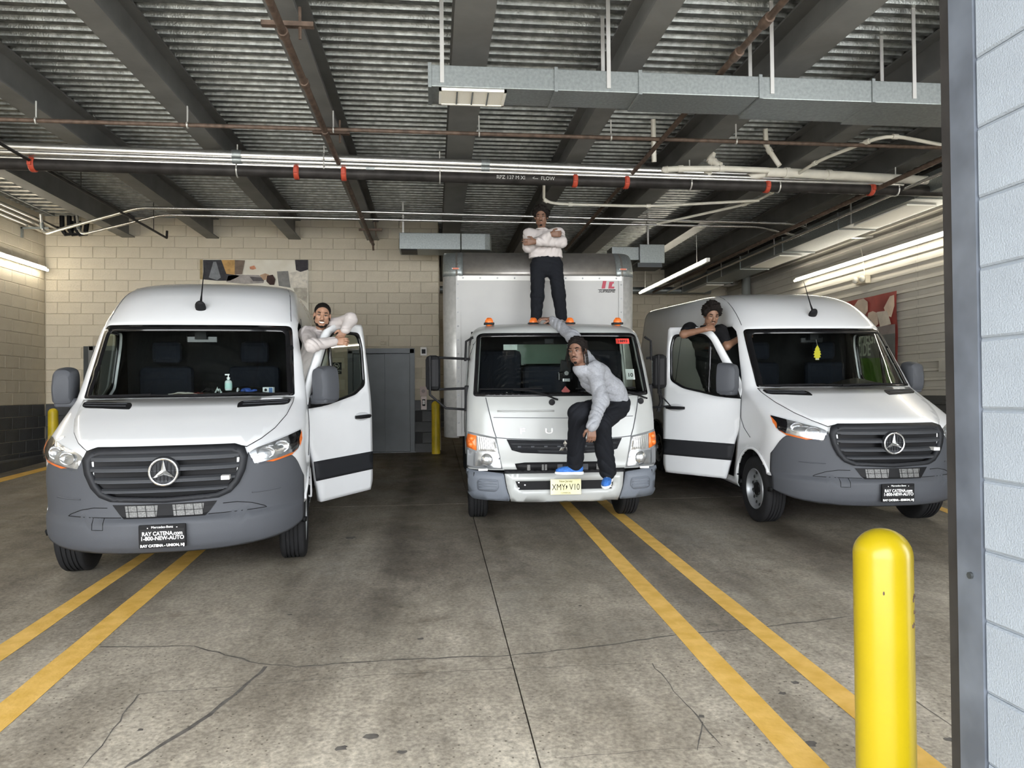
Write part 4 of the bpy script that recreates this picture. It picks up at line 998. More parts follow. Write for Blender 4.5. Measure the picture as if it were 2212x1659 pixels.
def van_door(van, sg, ang):
    hinge = Vector((sg * .97, 1.37, 0))
    out = [(lerp_tab(V_A, z) + .006, z) for z in (DZ0, .5, .6, .8, .95, 1.1, 1.40, 1.46, 1.6, 1.8, 2.0, 2.06)] + [(1.86, 2.11), (1.98, 2.124), (VRY - .03, 2.127), (VRY - .008, 2.10), (VRY - .006, 1.6), (VRY - .006, .48), (VRY - .03, DZ0)]
    win = rounded(WIN, .05, 4)
    d = outside_x(VS.spatch(out, sg, .07, .003, [win], hinge).build('front_door', None, van, smooth='all'), sg)
    d.data.materials.append(M_VANW); d.data.materials.append(M_VANIN)
    q = d.modifiers.new('s', 'SOLIDIFY'); q.thickness = .05; q.offset = -1; q.material_offset = 1
    d.location = hinge; d.rotation_euler = (0, 0, -sg * ang)
    def sub(name, poly, m, off, holes=(), step=.06, solid=0):
        return outside_x(VS.spatch(poly, sg, step, off, holes, hinge).build(name, m, d, smooth='all', solid=solid), sg)
    cx = sum(p[0] for p in win) / len(win); cz = sum(p[1] for p in win) / len(win)
    inn = [(cx + (y - cx) * .94, cz + (z - cz) * .93) for y, z in win]
    sub('window_seal', win, M_GLOSSB, .006, [inn], .05, .03)
    sub('door_window', inn, M_SIDEGLASS, -.004)
    sub('window_bar', [(1.735, 1.335), (1.765, 1.34), (1.785, 1.96), (1.755, 1.93)], M_GLOSSB, .006, (), .05, .03)
    sub('trim_band', [(1.46, .60), (VRY - .008, .60), (VRY - .008, .79), (1.43, .79)], M_GRILLE, .008, (), .06, .012)
    sub('quarter_panel', [(1.36, 1.30), (1.56, 1.31), (1.56, 1.60), (1.40, 1.40)], M_BLACK, .012, (), .05, .012)
    hb = [VS.side(y, 1.17, sg, .012) - hinge for y in (2.04, 2.28)]
    MB().ell(tuple((hb[0] + hb[1]) / 2 - Vector((sg * .012, 0, 0))), (.014, .13, .045), 16, 8).build('handle_recess', mat('recess_white', (.55, .56, .57), .3), d, smooth=True)
    hm = MB().tube([hb[0], hb[0].lerp(hb[1], .2) + Vector((sg * .03, 0, 0)), hb[0].lerp(hb[1], .8) + Vector((sg * .03, 0, 0)), hb[1]], [.016, .02, .02, .016], 10).build('handle', M_BLACK, d, smooth=True)
    # mirror
    b = VS.side(1.45, 1.40, sg, 0) - hinge
    mr = MB().box((0, -.05, -.06), (.10, .07, .03), TR(b.x, b.y, b.z) @ Matrix.Diagonal((sg, 1, 1, 1))).build('mirror', M_CLAD, d, bevel=.015)
    me = MB(); MM = TR(b.x + sg * .145, b.y + .02, b.z + .13) @ Matrix.Diagonal((sg, 1, 1, 1))
    prof = rounded([(-.09, -.17), (.085, -.17), (.095, -.02), (.075, .15), (.015, .18), (-.08, .17), (-.10, .10)], .045, 4)
    n = len(prof); ring = []
    for (yy, sc) in ((-.115, .66), (-.095, .86), (-.04, .97), (.05, 1.0), (.085, .97)): ring.append([MM @ Vector((x * sc, yy, z * sc)) for x, z in prof])
    me.grid([[ring[i][j] for i in range(5)] for j in range(n)], wrap_u=True).add(ring[0], [tuple(range(n))]).add(ring[4], [tuple(range(n))])
    me.build('mirror_housing', M_CLAD, mr, smooth=True)
    MB().add([MM @ Vector((x * .9, .088, z * .9)) for x, z in prof], [tuple(range(n))]).build('mirror_glass', M_CHROME, mr)
    MB().box((-.12, -.085, -.18), (.07, .07, -.11), MM).build('mirror_foot', M_CLAD, mr, bevel=.02)
    return d
def make_van(label, x, y, psi, open_side, town, steer=0.0, ang=.7):
    van = empty('cargo_van', label, 'van', M=ramp_frame(x, y, psi))
    van_body(van)
    # bonnet
    hood = [(0, 1.102), (.50, 1.102), (.565, 1.088), (.66, 1.135), (.75, 1.20), (.825, 1.29), (.862, 1.38), (.868, 1.425), (.5, 1.432), (0, 1.432)]
    full = hood[1:-1] + mir(hood[1:-1])
    outnorm(VS.fpatch(full, .05, .007).build('bonnet', M_VANW, van, smooth='all', solid=.012))
    for sg in (1, -1):
        VS.fseam([(sg * a, b) for a, b in hood[1:-2]], .0045, .001).build('bonnet_gap', M_BLACK, van)
        v = rounded([(sg * a, b) for a, b in ([(.42, 1.352), (.80, 1.362), (.835, 1.372), (.845, 1.395), (.83, 1.402), (.45, 1.398), (.42, 1.38)])], .008, 2)
        vo = outnorm(VS.fpatch(v, .05, .014).build('bonnet_vent', M_BLACK, van, solid=.01))
        for k in range(2): VS.fseam([(sg * .46, 1.368 + .016 * k), (sg * .82, 1.373 + .016 * k)], .003, .018).build('vent_slat', M_CLAD, vo)
    # bumper skirt in dark plastic
    def ztop(t, yy, xx):
        if xx < .60: return 1.06 - max(0, (xx - .575)) * 4.6
        return lerp_tab([(.05, .945), (.15, .95), (.25, .97), (.34, .99), (.43, .985), (.48, .93), (.54, .84), (.585, .79)], yy)
    P_ = []
    tmax = VS.t_y(.60, .6)
    tl = [tmax * (k / 26) for k in range(27)]
    for sg in (-1, 1):
        for t in (reversed(tl) if sg < 0 else tl[1:]):
            x0, y0_, _ = VS.at(t, .8); zt = min(1.06, ztop(t, y0_, x0)); col = []
            if x0 < .56: zt = min(zt, lerp_tab([(0, .715), (.36, .73), (.45, .76), (.52, .84), (.56, .94)], x0))
            for k in range(33):
                zb0 = .335 + .10 * (t / tmax) ** 3; z = zb0 + (zt - zb0) * k / 32; a = VS.at(t, z); e = VS.front(min(a[0], smooth_tab(V_W, z) * .985), z, .010) - VS.front(min(a[0], smooth_tab(V_W, z) * .985), z, 0)
                col.append((sg * (a[0] + e.x), a[1] + e.y, a[2] + e.z))
            P_.append(col)
    bmp = outnorm(MB().grid(P_).build('front_bumper', M_CLAD, van, smooth='all', solid=.02))
    for sg in (1, -1):
        VS.fseam([(sg * .40, .675), (sg * .50, .675), (sg * .60, .655), (sg * .68, .62), (sg * .70, .605), (sg * .30, .60)], .003, .012).build('bumper_seam', M_BLACK, bmp)
        VS.fseam([(sg * .60, .735), (sg * .72, .735), (sg * .80, .74)], .007, .010).build('bumper_crease', M_CLAD, bmp, smooth=True)
    VS.fseam([(-.50, .60), (-.42, .60), (-.42, .52), (-.50, .52), (-.50, .60)], .0025, .012).build('tow_cover_seam', M_BLACK, bmp)
    # grille
    go = [(.0, 1.098), (.48, 1.096), (.55, 1.075), (.572, 1.02), (.555, .92), (.51, .82), (.45, .755), (.37, .722), (.0, .704)]
    outer = go[1:-1] + [(0, .704)] + mir(go[1:-1]) + [(0, 1.098)]
    gi = [(.46, 1.062), (.505, 1.045), (.520, 1.01), (.508, .93), (.468, .84), (.42, .785), (.355, .758)]
    inner = gi + [(0, .742)] + mir(gi) + [(0, 1.066)]
    gr = outnorm(VS.fpatch(outer, .05, .028, [inner]).build('grille', M_GRILLE, van, smooth='all', solid=.05))
    def gx(z): return lerp_tab([(.742, .30), (.758, .355), (.785, .42), (.84, .468), (.93, .508), (1.01, .52), (1.05, .50)], z) + .012
    for zc, h in ((1.040, .046), (.960, .040), (.876, .038), (.800, .028)):
        xe = gx(zc); prof = [(h / 2, .006), (h * .1, .034), (-h * .35, .040), (-h / 2, .030), (-h * .5, .004)]
        G_ = []
        for k in range(31):
            xx = -xe + 2 * xe * k / 30; yb = VS.F(xx, zc); G_.append([(xx, yb - dy + .01, zc + dz) for dz, dy in prof])
        MB().grid(G_).build('grille_slat', mat('slat_plastic', (.040, .042, .046), .5, spec=.25), gr, smooth=True)
        MB().tube([(xx, VS.F(xx, zc) - .031, zc - h * .42) for xx in [-xe + .03 + (2 * xe - .06) * k / 24 for k in range(25)]], .0035, 6).build('slat_edge', M_CLAD, gr, smooth=True)
    MB().box((-.50, .14, .70), (.50, .16, 1.08)).build('grille_backing', M_BLACK, van)
    for k in range(4): MB().box((-.36, .128, .772 + k * .088), (.36, .136, .784 + k * .088)).build('radiator_fin', M_DARKMET, van)
    MB().box((.40, .03, .862), (.46, .10, .892)).build('front_camera', M_WHITE, van)
    emblem(van)
    # lower intake
    it = outnorm(VS.fpatch([(-.36, .698), (-.28, .585), (.28, .585), (.36, .698)], .05, .0165).build('lower_intake', M_BLACK, van, solid=.004))
    for (a, b) in ((-.27, -.045), (.055, .27)):
        outnorm(VS.fpatch([(a, .688), (a + .01, .600), (b - .01, .600), (b, .688)], .04, .020).build('radiator', M_ALU, it))
        for k in range(4): VS.fseam([(a + .03 + k * .06, .60), (a + .02 + k * .06, .688)], .002, .022).build('guard_wire', M_BLACK, it)
        VS.fseam([(a, .645), (b, .645)], .002, .022).build('guard_wire', M_BLACK, it)
    for sg in (1, -1): headlight(van, sg)
    # windscreen
    ws = [(WSX(1.437) + .004, 1.437), (WSX(2.0), 2.0), (WSX(2.085) - .01, 2.088)]
    wp_ = rounded(ws + mir(ws), [.02, .3, .05, .05, .3, .02], 5)
    win_ = [(.81, 1.455), (.77, 2.0), (.75, 2.03)]; wi = rounded(win_ + mir(win_), .02, 3)
    outnorm(VS.fpatch(wp_, .06, .004, [wi]).build('windscreen_border', M_GLOSSB, van, smooth='all', solid=.006))
    outnorm(VS.fpatch(wi, .07, .002).build('windscreen', M_GLASS, van, smooth='all'))
    for pts in ([(-.80, 1.441), (-.30, 1.452), (.05, 1.444)], [(.0, 1.441), (.45, 1.456), (.83, 1.446)]):
        w_ = VS.fseam(pts, .009, .02).build('wiper', M_BLACK, van, smooth=True)
        VS.fseam([pts[0], pts[1]], .013, .024).build('wiper_arm', M_BLACK, w_, smooth=True)
    # antenna
    c = VS.front(0.0, 2.245, 0)
    an = MB().ell((0, 0, 0), (.05, .075, .03), 14, 8, TR(c.x, c.y - .015, c.z + .02) @ RX(-.85)).build('antenna', M_BLACK, van, smooth=True)
    MB().tube([(c.x, c.y - .01, c.z + .05), (c.x, c.y + .05, c.z + .14), (c.x, c.y + .22, c.z + .42)], [.014, .007, .003], 8).build('mast', M_BLACK, an, smooth=True)
    # roof channel seams and side seams
    for sg in (1, -1):
        MB().tube([(sg * a, b, z) for a, b, z in [VS.at(VS.t_x(.93 * smooth_tab(V_W, z), z), z) for z in (2.14, 2.2, 2.28, 2.36, 2.43, 2.5, 2.55)]], .004, 6).build('roof_seam', M_CLAD, van)
        VS.sseam([(2.42, .55), (2.42, 2.2)], sg, .004).build('side_seam', M_CLAD, van)
        if sg < 0: VS.sseam([(3.75, .55), (3.75, 2.2)], sg, .004).build('side_seam', M_CLAD, van)
        VS.sseam([(1.05, .90), (1.22, .99), (1.32, 1.10), (1.33, 1.34)], sg, .003).build('fender_seam', M_CLAD, van)
        outside_x(VS.spatch([(VRY + .01, .60), (4.18, .60), (4.22, .79), (VRY + .01, .79)], sg, .2, .008).build('side_moulding', M_GRILLE, van, solid=.012), sg)
        # wheel-arch liner and lip, sill step
        for wy in (1.0, 4.66):
            arc = [(wy + .432 * math.cos(t), .36 + .432 * math.sin(t)) for t in [.12 + (PI - .12 - (.42 if wy < 2 else .1)) * k / 24 for k in range(25)]]
            MB().grid([[(sg * (VS.G(max(yy, .58), min(max(zz, .42), 1.0)) - .015), yy, zz) for yy, zz in arc], [(sg * .55, yy, zz) for yy, zz in arc]]).build('wheel_arch', M_BLACK, van, smooth=True)
            MB().tube([(sg * (VS.G(yy, zz) - .002), yy, zz) for yy, zz in arc[1:-1]], .017, 8).build('arch_lip', M_VANW if wy < 2 else M_CLAD, van, smooth=True)
        MB().box((sg * .70, 1.50, .33), (sg * .95, 2.36, .37)).build('step', M_GALV, van)
        wheel(van, sg * .865, 1.0, steer); wheel(van, sg * .865, 4.66)
        d = van_door(van, sg, ang if sg == open_side else 0.0)
    # cabin
    P_ = []
    for k in range(21):
        xx = -.86 + 1.72 * k / 20; hump = .07 * math.exp(-((xx - .42) / .22) ** 2)
        P_.append([(xx, yy, z + (hump if yy > 1.4 else hump * .3)) for yy, z in ((1.12 + .15 * abs(xx) ** 3, 1.455), (1.25 + .1 * abs(xx) ** 3, 1.455), (1.45, 1.45), (1.60, 1.43), (1.70, 1.36), (1.73, 1.2), (1.70, .8))])
    dsh = MB().grid(P_).build('dashboard', mat('dashboard_plastic', (.028, .026, .024), .55), van, smooth=True)
    MB().box((-.22, 1.48, 1.42), (.10, 1.60, 1.455)).build('dash_tray', mat('tray_brown', (.10, .07, .045), .6), dsh, bevel=.01)
    st = MB().tube([Vector((.42 + .19 * math.cos(t), 1.86 - .10 * math.sin(t), 1.30 + .16 * math.sin(t))) for t in [2 * PI * i / 28 for i in range(29)]], .016, 8).build('steering_wheel', M_BLACK, van, smooth=True)
    MB().box((.24, 1.85, 1.27), (.60, 1.88, 1.32)).ell((.42, 1.86, 1.30), (.07, .03, .06)).build('wheel_hub', M_BLACK, st)
    for sg in (1, -1):
        s_ = MB().box((sg * .42 - .25, 2.10, 1.02), (sg * .42 + .25, 2.24, 1.70), TR(0, 0, 0)).build('seat', M_SEATF, van, bevel=.05)
        MB().box((sg * .42 - .14, 2.14, 1.73), (sg * .42 + .14, 2.23, 1.95)).build('headrest', M_SEATF, s_, bevel=.05)
        MB().box((sg * .42 - .25, 1.80, .80), (sg * .42 + .25, 2.26, 1.0)).build('seat_cushion', M_SEATF, s_, bevel=.05)
    MB().box((-.86, 2.46, .40), (.86, 2.48, 2.20)).build('bulkhead', M_VANIN, van)
    MB().box((-.90, .95, .38), (.90, 2.5, .42)).build('cab_floor', M_VANIN, van)
    MB().box((-.88, 1.2, .42), (.88, 1.24, 1.34)).build('firewall', M_VANIN, van)
    mi = MB().box((-.14, 1.66, 1.92), (.14, 1.69, 2.0)).build('rear_view_mirror', M_GLOSSB, van, bevel=.015)
    MB().box((-.05, 1.60, 1.96), (.05, 1.68, 2.03)).build('mirror_mount', M_BLACK, mi)
    MB().box((-.93, 1.2, .28), (.93, 5.6, .32)).build('underbody', M_BLACK, van)
    plate_frame(van, town)
    return van
VAN_L = make_van('white cargo van on the left with its driver door open and a man leaning out', -1.995, 5.753, math.radians(6.8), 1, 'RAY CATENA - UNION, NJ', ang=math.radians(40))
VAN_R = make_van('white cargo van on the right with a yellow tree air freshener in its windscreen', 4.365, 6.666, math.radians(-1.1), -1, 'RAY CATENA - EDISON, NJ', ang=math.radians(45))
# ================================================================== box truck (cab-over), same kit
T_Y = [(.35, .05), (.40, .015), (.50, .0), (.63, .0), (.68, .03), (.80, .03), (1.0, .04), (1.2, .06), (1.36, .10), (1.40, .125), (1.6, .22), (1.8, .32), (2.0, .43), (2.06, .475), (2.10, .55), (2.125, .66), (2.14, .85)]
T_W = [(.35, .93), (.50, .95), (1.0, .965), (1.36, .955), (1.6, .94), (1.9, .915), (2.03, .89), (2.08, .85), (2.11, .79), (2.13, .70), (2.14, .60)]
T_D = [(.35, .20), (1.0, .24), (1.4, .26), (2.0, .30), (2.14, .35)]
T_N = [(.35, 4.0), (1.0, 4.0), (1.4, 4.0), (2.0, 4.0), (2.14, 3.0)]
TS = Surf(T_Y, T_W, T_D, T_N)
M_TRW = mat('truck_white_paint', (.38, .39, .38), .3, coat=.3, var=.03, vscale=4)
M_TRBUMP = mat('truck_grey_bumper', (.13, .145, .17), .55, bump=.15, bscale=120)
M_BOXW = mat('box_white_panel', (.36, .355, .34), .5, var=.03, vscale=3)
M_BOXALU = mat('box_aluminium', (.50, .49, .46), .42, metal=.45, var=.1, vscale=18, bump=.12, bscale=35)
M_LAMPG = mat('lamp_grey', (.36, .37, .38), .3, metal=.5)
truck = empty('box_truck', 'white cab-over box truck in the middle with amber roof lamps', 'truck', M=ramp_frame(1.282, 7.249, math.radians(-1.5)))
def truck_body():
    zl = [.665, .70, .76, .84, .92, 1.0, 1.1, 1.2, 1.3, 1.36, 1.385, 1.41, 1.5, 1.6, 1.7, 1.8, 1.9, 1.98, 2.005, 2.03, 2.06, 2.08, 2.095, 2.11, 2.12, 2.13, 2.14]
    L_ = 1.62; V_ = []; idx = {}; fs = []; nF, nS = 22, 8; rows = []
    for z in zl:
        y0, w, d, n = TS.p(z); row = []
        xe = .862 - (z - 1.40) * .075; t1 = TS.t_x(xe if 1.4 < z < 2.03 else .84 * w / .95, z)
        for i in range(14): row.append(TS.at(t1 * i / 14, z))
        for i in range(9): row.append(TS.at(t1 + (PI / 2 - t1) * i / 8, z))
        for i in range(1, nS + 1): row.append((w, y0 + d + (L_ - y0 - d) * i / nS, z))
        rows.append(row)
    nc = len(rows[0])
    for sg in (1, -1):
        for r, row in enumerate(rows):
            for c, (x, y, z) in enumerate(row):
                if sg < 0 and c == 0: idx[(sg, r, c)] = idx[(1, r, c)]; continue
                q = math.hypot(y - 1.05, z - .40)
                if c > 15 and abs(q - .46) < .04: y, z = 1.05 + (y - 1.05) / q * .46, .40 + (z - .40) / q * .46
                idx[(sg, r, c)] = len(V_); V_.append((sg * x, y, z))
    for sg in (1, -1):
        for r in range(len(rows) - 1):
            for c in range(nc - 1):
                zc = (rows[r][c][2] + rows[r + 1][c][2]) / 2; yc = (rows[r][c][1] + rows[r][c + 1][1]) / 2
                if c < 14 and 1.40 < zc < 2.0: continue
                if c > 24 and 1.42 < zc < 1.95 and c < nc - 2: continue      # side windows
                if c > 15 and math.hypot(yc - 1.05, zc - .40) < .45: continue
                ids = (idx[(sg, r, c)], idx[(sg, r, c + 1)], idx[(sg, r + 1, c + 1)], idx[(sg, r + 1, c)]); fs.append(ids if sg > 0 else ids[::-1])
    top = len(rows) - 1
    for c in range(nc - 1): fs.append((idx[(1, top, c)], idx[(1, top, c + 1)], idx[(-1, top, c + 1)], idx[(-1, top, c)]))
    for r in range(top):
        if rows[r][0][2] < 1.66 or rows[r][0][2] > 1.93: fs.append((idx[(1, r, nc - 1)], idx[(-1, r, nc - 1)], idx[(-1, r + 1, nc - 1)], idx[(1, r + 1, nc - 1)]))
    me = D.meshes.new('cab'); me.from_pydata(V_, [], fs)
    bm = bmesh.new(); bm.from_mesh(me); bmesh.ops.remove_doubles(bm, verts=bm.verts, dist=1e-5); bmesh.ops.recalc_face_normals(bm, faces=bm.faces); bm.to_mesh(me); bm.free()
    if sum(p.normal.z * p.area for p in me.polygons if p.center.z > 2.1) < 0: me.flip_normals()
    me.materials.append(M_TRW); me.materials.append(M_VANIN)
    o = link('cab', me, None, truck, smooth='all'); q = o.modifiers.new('s', 'SOLIDIFY'); q.thickness = .03; q.offset = -1; q.material_offset = 1
    return o
truck_body()
def tp(name, poly, m, off=.004, holes=(), parent=None, solid=0, step=.06, both=False, r=0):
    if r: poly = rounded(poly, r, 3)
    outnorm_ = outnorm(TS.fpatch(poly, step, off, holes).build(name, m, parent or truck, smooth='all', solid=solid)); return outnorm_
# side windows
for sg in (1, -1):
    outside_x(TS.spatch([(.62, 1.40), (1.50, 1.40), (1.50, 1.96), (.70, 1.96)], sg, .2, -.004).build('side_window', M_SIDEGLASS, truck), sg)
    outside_x(TS.spatch([(.50, 1.36), (1.55, 1.36), (1.55, 2.0), (.56, 2.0)], sg, .1, .004, [[(.64, 1.42), (1.48, 1.42), (1.48, 1.94), (.71, 1.94)]]).build('window_seal', M_BLACK, truck), sg)
    TS.sseam([(.46, .75), (.46, 1.36)], sg).build('door_gap', M_BLACK, truck); TS.sseam([(1.52, .90), (1.52, 1.36)], sg).build('door_gap', M_BLACK, truck)
# windscreen
w_ = [(.893, 1.385), (.845, 1.995), (.80, 2.025)]; wo = rounded(w_ + mir(w_), [.03, .03, .04, .04, .03, .03], 4)
wi_ = [(.858, 1.42), (.812, 1.985)]; wi = rounded(wi_ + mir(wi_), .03, 4)
tp('windscreen_seal', wo, M_GLOSSB, .006, [wi], solid=.01); tp('windscreen', wi, M_GLASS, .003, step=.12)
# front panel lines and letters
for sg in (1, -1):
    TS.fseam([(sg * .772, 1.375), (sg * .745, 1.25), (sg * .70, 1.06), (sg * .675, .985)], .0045).build('panel_gap', M_CLAD, truck)
TS.fseam([(-.70, 1.182), (0, 1.172), (.70, 1.182)], .003).build('panel_gap', M_CLAD, truck)
TS.fseam([(-.675, .985), (-.57, .975), (0, .955), (.57, .975), (.675, .985)], .004).build('panel_gap', M_CLAD, truck)
for a, b in ((-.66, -.10), (.10, .66)): tp('vent_ridge', [(a, 1.236), (b, 1.236), (b, 1.252), (a, 1.252)], M_TRW, .012, solid=.012)
for ch, x, w in (('F', -.42, .09), ('U', -.155, .09), ('S', .13, .09), ('O', .40, .09)):
    me = text_mesh(ch, .075, .004, bold=.001, sx=1.65); q = TS.front(x, 1.045, .006); me.transform(TR(*q) @ FACE); me.materials.clear(); link('badge_letter', me, M_CHROME, truck)
# grille with three-diamond badge
g = tp('grille', [(-.575, .968), (-.525, .862), (-.43, .835), (0, .815), (.43, .835), (.525, .862), (.575, .968), (.30, .957), (0, .951), (-.30, .957)], M_GRILLE, .012, solid=.012)
for k in range(3):
    z0 = .935 - k * .034; TS.fseam([(-.54 + k * .012, z0 + .008), (0, z0 - .004), (.54 - k * .012, z0 + .008)], .009, .016).build('grille_bar', M_GRILLE, g, smooth=True)
for k in range(8):
    x = -.45 + k * .13; q = TS.front(x, .895, .022); MB().box((-.018, -.006, -.008), (.018, .004, .008), TR(*q)).build('grille_clip', M_CLAD, g, bevel=.003)
q = TS.front(0, .888, .024)
for a in (90, 210, 330):
    t = math.radians(a); d = Vector((math.cos(t), 0, math.sin(t))); n_ = Vector((-math.sin(t), 0, math.cos(t))); L1 = .068
    MB().add([q, q + d * L1 * .5 + n_ * L1 * .29, q + d * L1, q + d * L1 * .5 - n_ * L1 * .29, q + d * L1 * .5 - Vector((0, .012, 0))], [(0, 1, 4), (1, 2, 4), (2, 3, 4), (3, 0, 4)]).build('badge_diamond', M_CHROME, g)
# dark gaps with machinery behind
tp('radiator_gap', [(-.495, .728), (-.475, .668), (.475, .668), (.495, .728), (.40, .74), (-.40, .74)], M_BLACK, .009, solid=.004)
tp('bumper_gap', [(-.60, .668), (.60, .668), (.60, .632), (-.60, .632)], M_BLACK, .007, solid=.004)
for x, w, m in ((-.36, .03, M_ALU), (-.22, .02, M_ALU), (-.19, .02, M_ALU), (-.05, .05, M_CLAD), (.2, .06, M_CLAD), (.33, .03, M_ALU)):
    q = TS.front(x, .69, .014); MB().box((-w / 2, -.004, -.028), (w / 2, .004, .028), TR(*q)).build('machinery', m, truck)
# bumper
bc = tp('bumper_centre', [(-.597, .632), (-.575, .50), (-.535, .372), (-.45, .360), (-.10, .355), (.36, .352), (.42, .372), (.53, .366), (.57, .50), (.580, .632)], M_TRW, .022, [[(-.495, .562), (-.458, .472), (.462, .472), (.482, .562)]], solid=.05, step=.05)
tp('bumper_slot', [(-.50, .568), (-.46, .466), (.465, .466), (.485, .568)], M_BLACK, .004, parent=bc)
for x in (-.46, -.40, .40, .455):
    for z in ((.545, .49) if abs(x) > .43 else (.52,)):
        q = TS.front(x, z, .008); MB().ell(tuple(q), (.009, .004, .009), 8, 4).build('bolt', M_LAMP, bc)
for sg in (1, -1):
    po = rounded([(sg * a, b) for a, b in [(.605, .632), (.945, .655), (.962, .60), (.950, .44), (.90, .385), (.545, .368), (.583, .50)]], .02, 3)
    bs = tp('bumper_end', po, M_TRBUMP, .018, solid=.04)
    rc = rounded([(sg * a, b) for a, b in [(.66, .575), (.83, .585), (.86, .555), (.855, .48), (.83, .465), (.68, .46), (.65, .50)]], .02, 3)
    tp('bumper_recess', rc, M_TRBUMP, .024, parent=bs, solid=.006)
    for k in range(4): TS.fseam([(sg * .67, .482 + k * .026), (sg * .84, .486 + k * .027)], .006, .026).build('recess_rib', M_TRBUMP, bs, smooth=True)
    # lamps
    hl = tp('headlight', [(sg * a, b) for a, b in [(.675, .985), (.80, 1.01), (.945, 1.035), (.962, .93), (.955, .68), (.615, .672), (.64, .80)]], M_LAMPG, .010, solid=.02)
    lo = rounded([(sg * a, b) for a, b in [(.652, .832), (.875, .838), (.878, .700), (.628, .688)]], .012, 2)
    tp('main_lamp', lo, M_LAMP, .016, parent=hl)
    q = TS.front(sg * .755, .765, .024); MB().lathe([(.0, .02), (.03, .015), (.055, 0), (.068, -.014)], 20, TR(*q) @ RX(PI / 2)).build('reflector_bowl', M_CHROME, hl, smooth='all')
    MB().ell((q.x, q.y - .01, q.z), (.022, .02, .022), 12, 8).build('bulb', M_LENS, hl, smooth='all')
    tp('main_lens', lo, M_LENS, .040, parent=hl)
    up = [(sg * a, b) for a, b in [(.69, .97), (.855, 1.0), (.855, .852), (.66, .845)]]
    tp('marker_lamp', up, mat('ribbed_reflector', (.72, .70, .66), .25, metal=.6), .016, parent=hl)
    for k in range(9):
        x = .69 + k * .02; TS.fseam([(sg * (x - .008), .855), (sg * (x + .004), .968 + (x - .69) * .16)], .003, .02).build('lens_rib', M_LAMPG, hl)
    tp('turn_signal', [(sg * a, b) for a, b in [(.865, 1.0), (.94, 1.015), (.955, .95), (.948, .88), (.865, .855)]], M_AMBER, .018, parent=hl, solid=.01)
    for (dx, dz) in ((.90, .97), (.91, .91)):
        q = TS.front(sg * dx, dz, .022); MB().ell(tuple(q), (.028, .02, .028), 10, 6).build('amber_bulb', M_AMBER, hl, smooth='all')
    tp('side_grating', [(sg * a, b) for a, b in [(.89, .84), (.945, .86), (.948, .70), (.89, .70)]], M_LAMPG, .016, parent=hl)
    q = TS.front(sg * .80, .652, .03); MB().box((-.045, -.006, -.010), (.045, .006, .010), TR(*q)).build('marker_strip', M_WHITE, truck)
# licence plate
q = TS.front(-.003, .505, .05)
pl = MB().box((-.152, -.003, -.076), (.152, .003, .076), TR(*q)).build('licence_plate', mat('plate_yellow', (.74, .68, .36), .45, col2=(.80, .76, .55), vscale=3), truck, bevel=.004)
M_INK = mat('plate_ink', (.02, .02, .02), .6)
text('lettering', 'XMY  V10', .088, M_INK, pl, TR(q.x, q.y - .004, q.z - .005) @ FACE, sx=.74); MB().prism([(-.004, .012), (.008, .016), (.010, .0), (.002, -.014), (-.006, -.020), (.0, -.004)], .001, TR(q.x + .004, q.y - .0035, q.z - .004) @ FACE @ Matrix.Diagonal((1.2, 1.2, 1, 1))).build('state_outline', M_INK, pl)
text('lettering', 'New Jersey', .028, mat('plate_olive', (.16, .16, .03), .6), pl, TR(q.x, q.y - .004, q.z + .055) @ FACE, bold=.0004)
text('lettering', 'COMMERCIAL', .016, M_INK, pl, TR(q.x, q.y - .004, q.z - .060) @ FACE)
# roof lamps
for x in (-.704, -.225, -.04, .175, .701):
    lam = MB().box((-.055, -.05, -.012), (.055, .07, .012), TR(x, .80, 2.14)).build('roof_lamp', M_BLACK, truck, bevel=.006)
    MB().grid([[(x - .042, .77, 2.15), (x - .034, .78, 2.19), (x - .02, .80, 2.205), (x - .02, .84, 2.19)], [(x + .042, .77, 2.15), (x + .034, .78, 2.19), (x + .02, .80, 2.205), (x + .02, .84, 2.19)]]).build('amber_cap_front', M_AMBER, lam, smooth=True)
    MB().ell((x, .80, 2.155), (.046, .05, .048), 14, 8).build('amber_cap', M_AMBER, lam, smooth=True)
# wipers
for pts in ([(-.50, 1.44), (-.33, 1.43), (-.06, 1.345)], [(.45, 1.43), (.62, 1.42), (.85, 1.345)]):
    wv = TS.fseam(pts, .010, .03).build('wiper', M_BLACK, truck, smooth=True)
    TS.fseam([(pts[0][0] - .32, 1.45), (pts[1][0] + .12, 1.455)], .008, .02).build('wiper_blade', M_BLACK, wv, smooth=True)
    q = TS.front(pts[2][0] - .06, 1.325, .012); MB().lathe([(.0, .012), (.028, .010), (.032, 0)], 14, TR(*q) @ RX(PI / 2)).build('washer_cap', M_BLACK, wv)
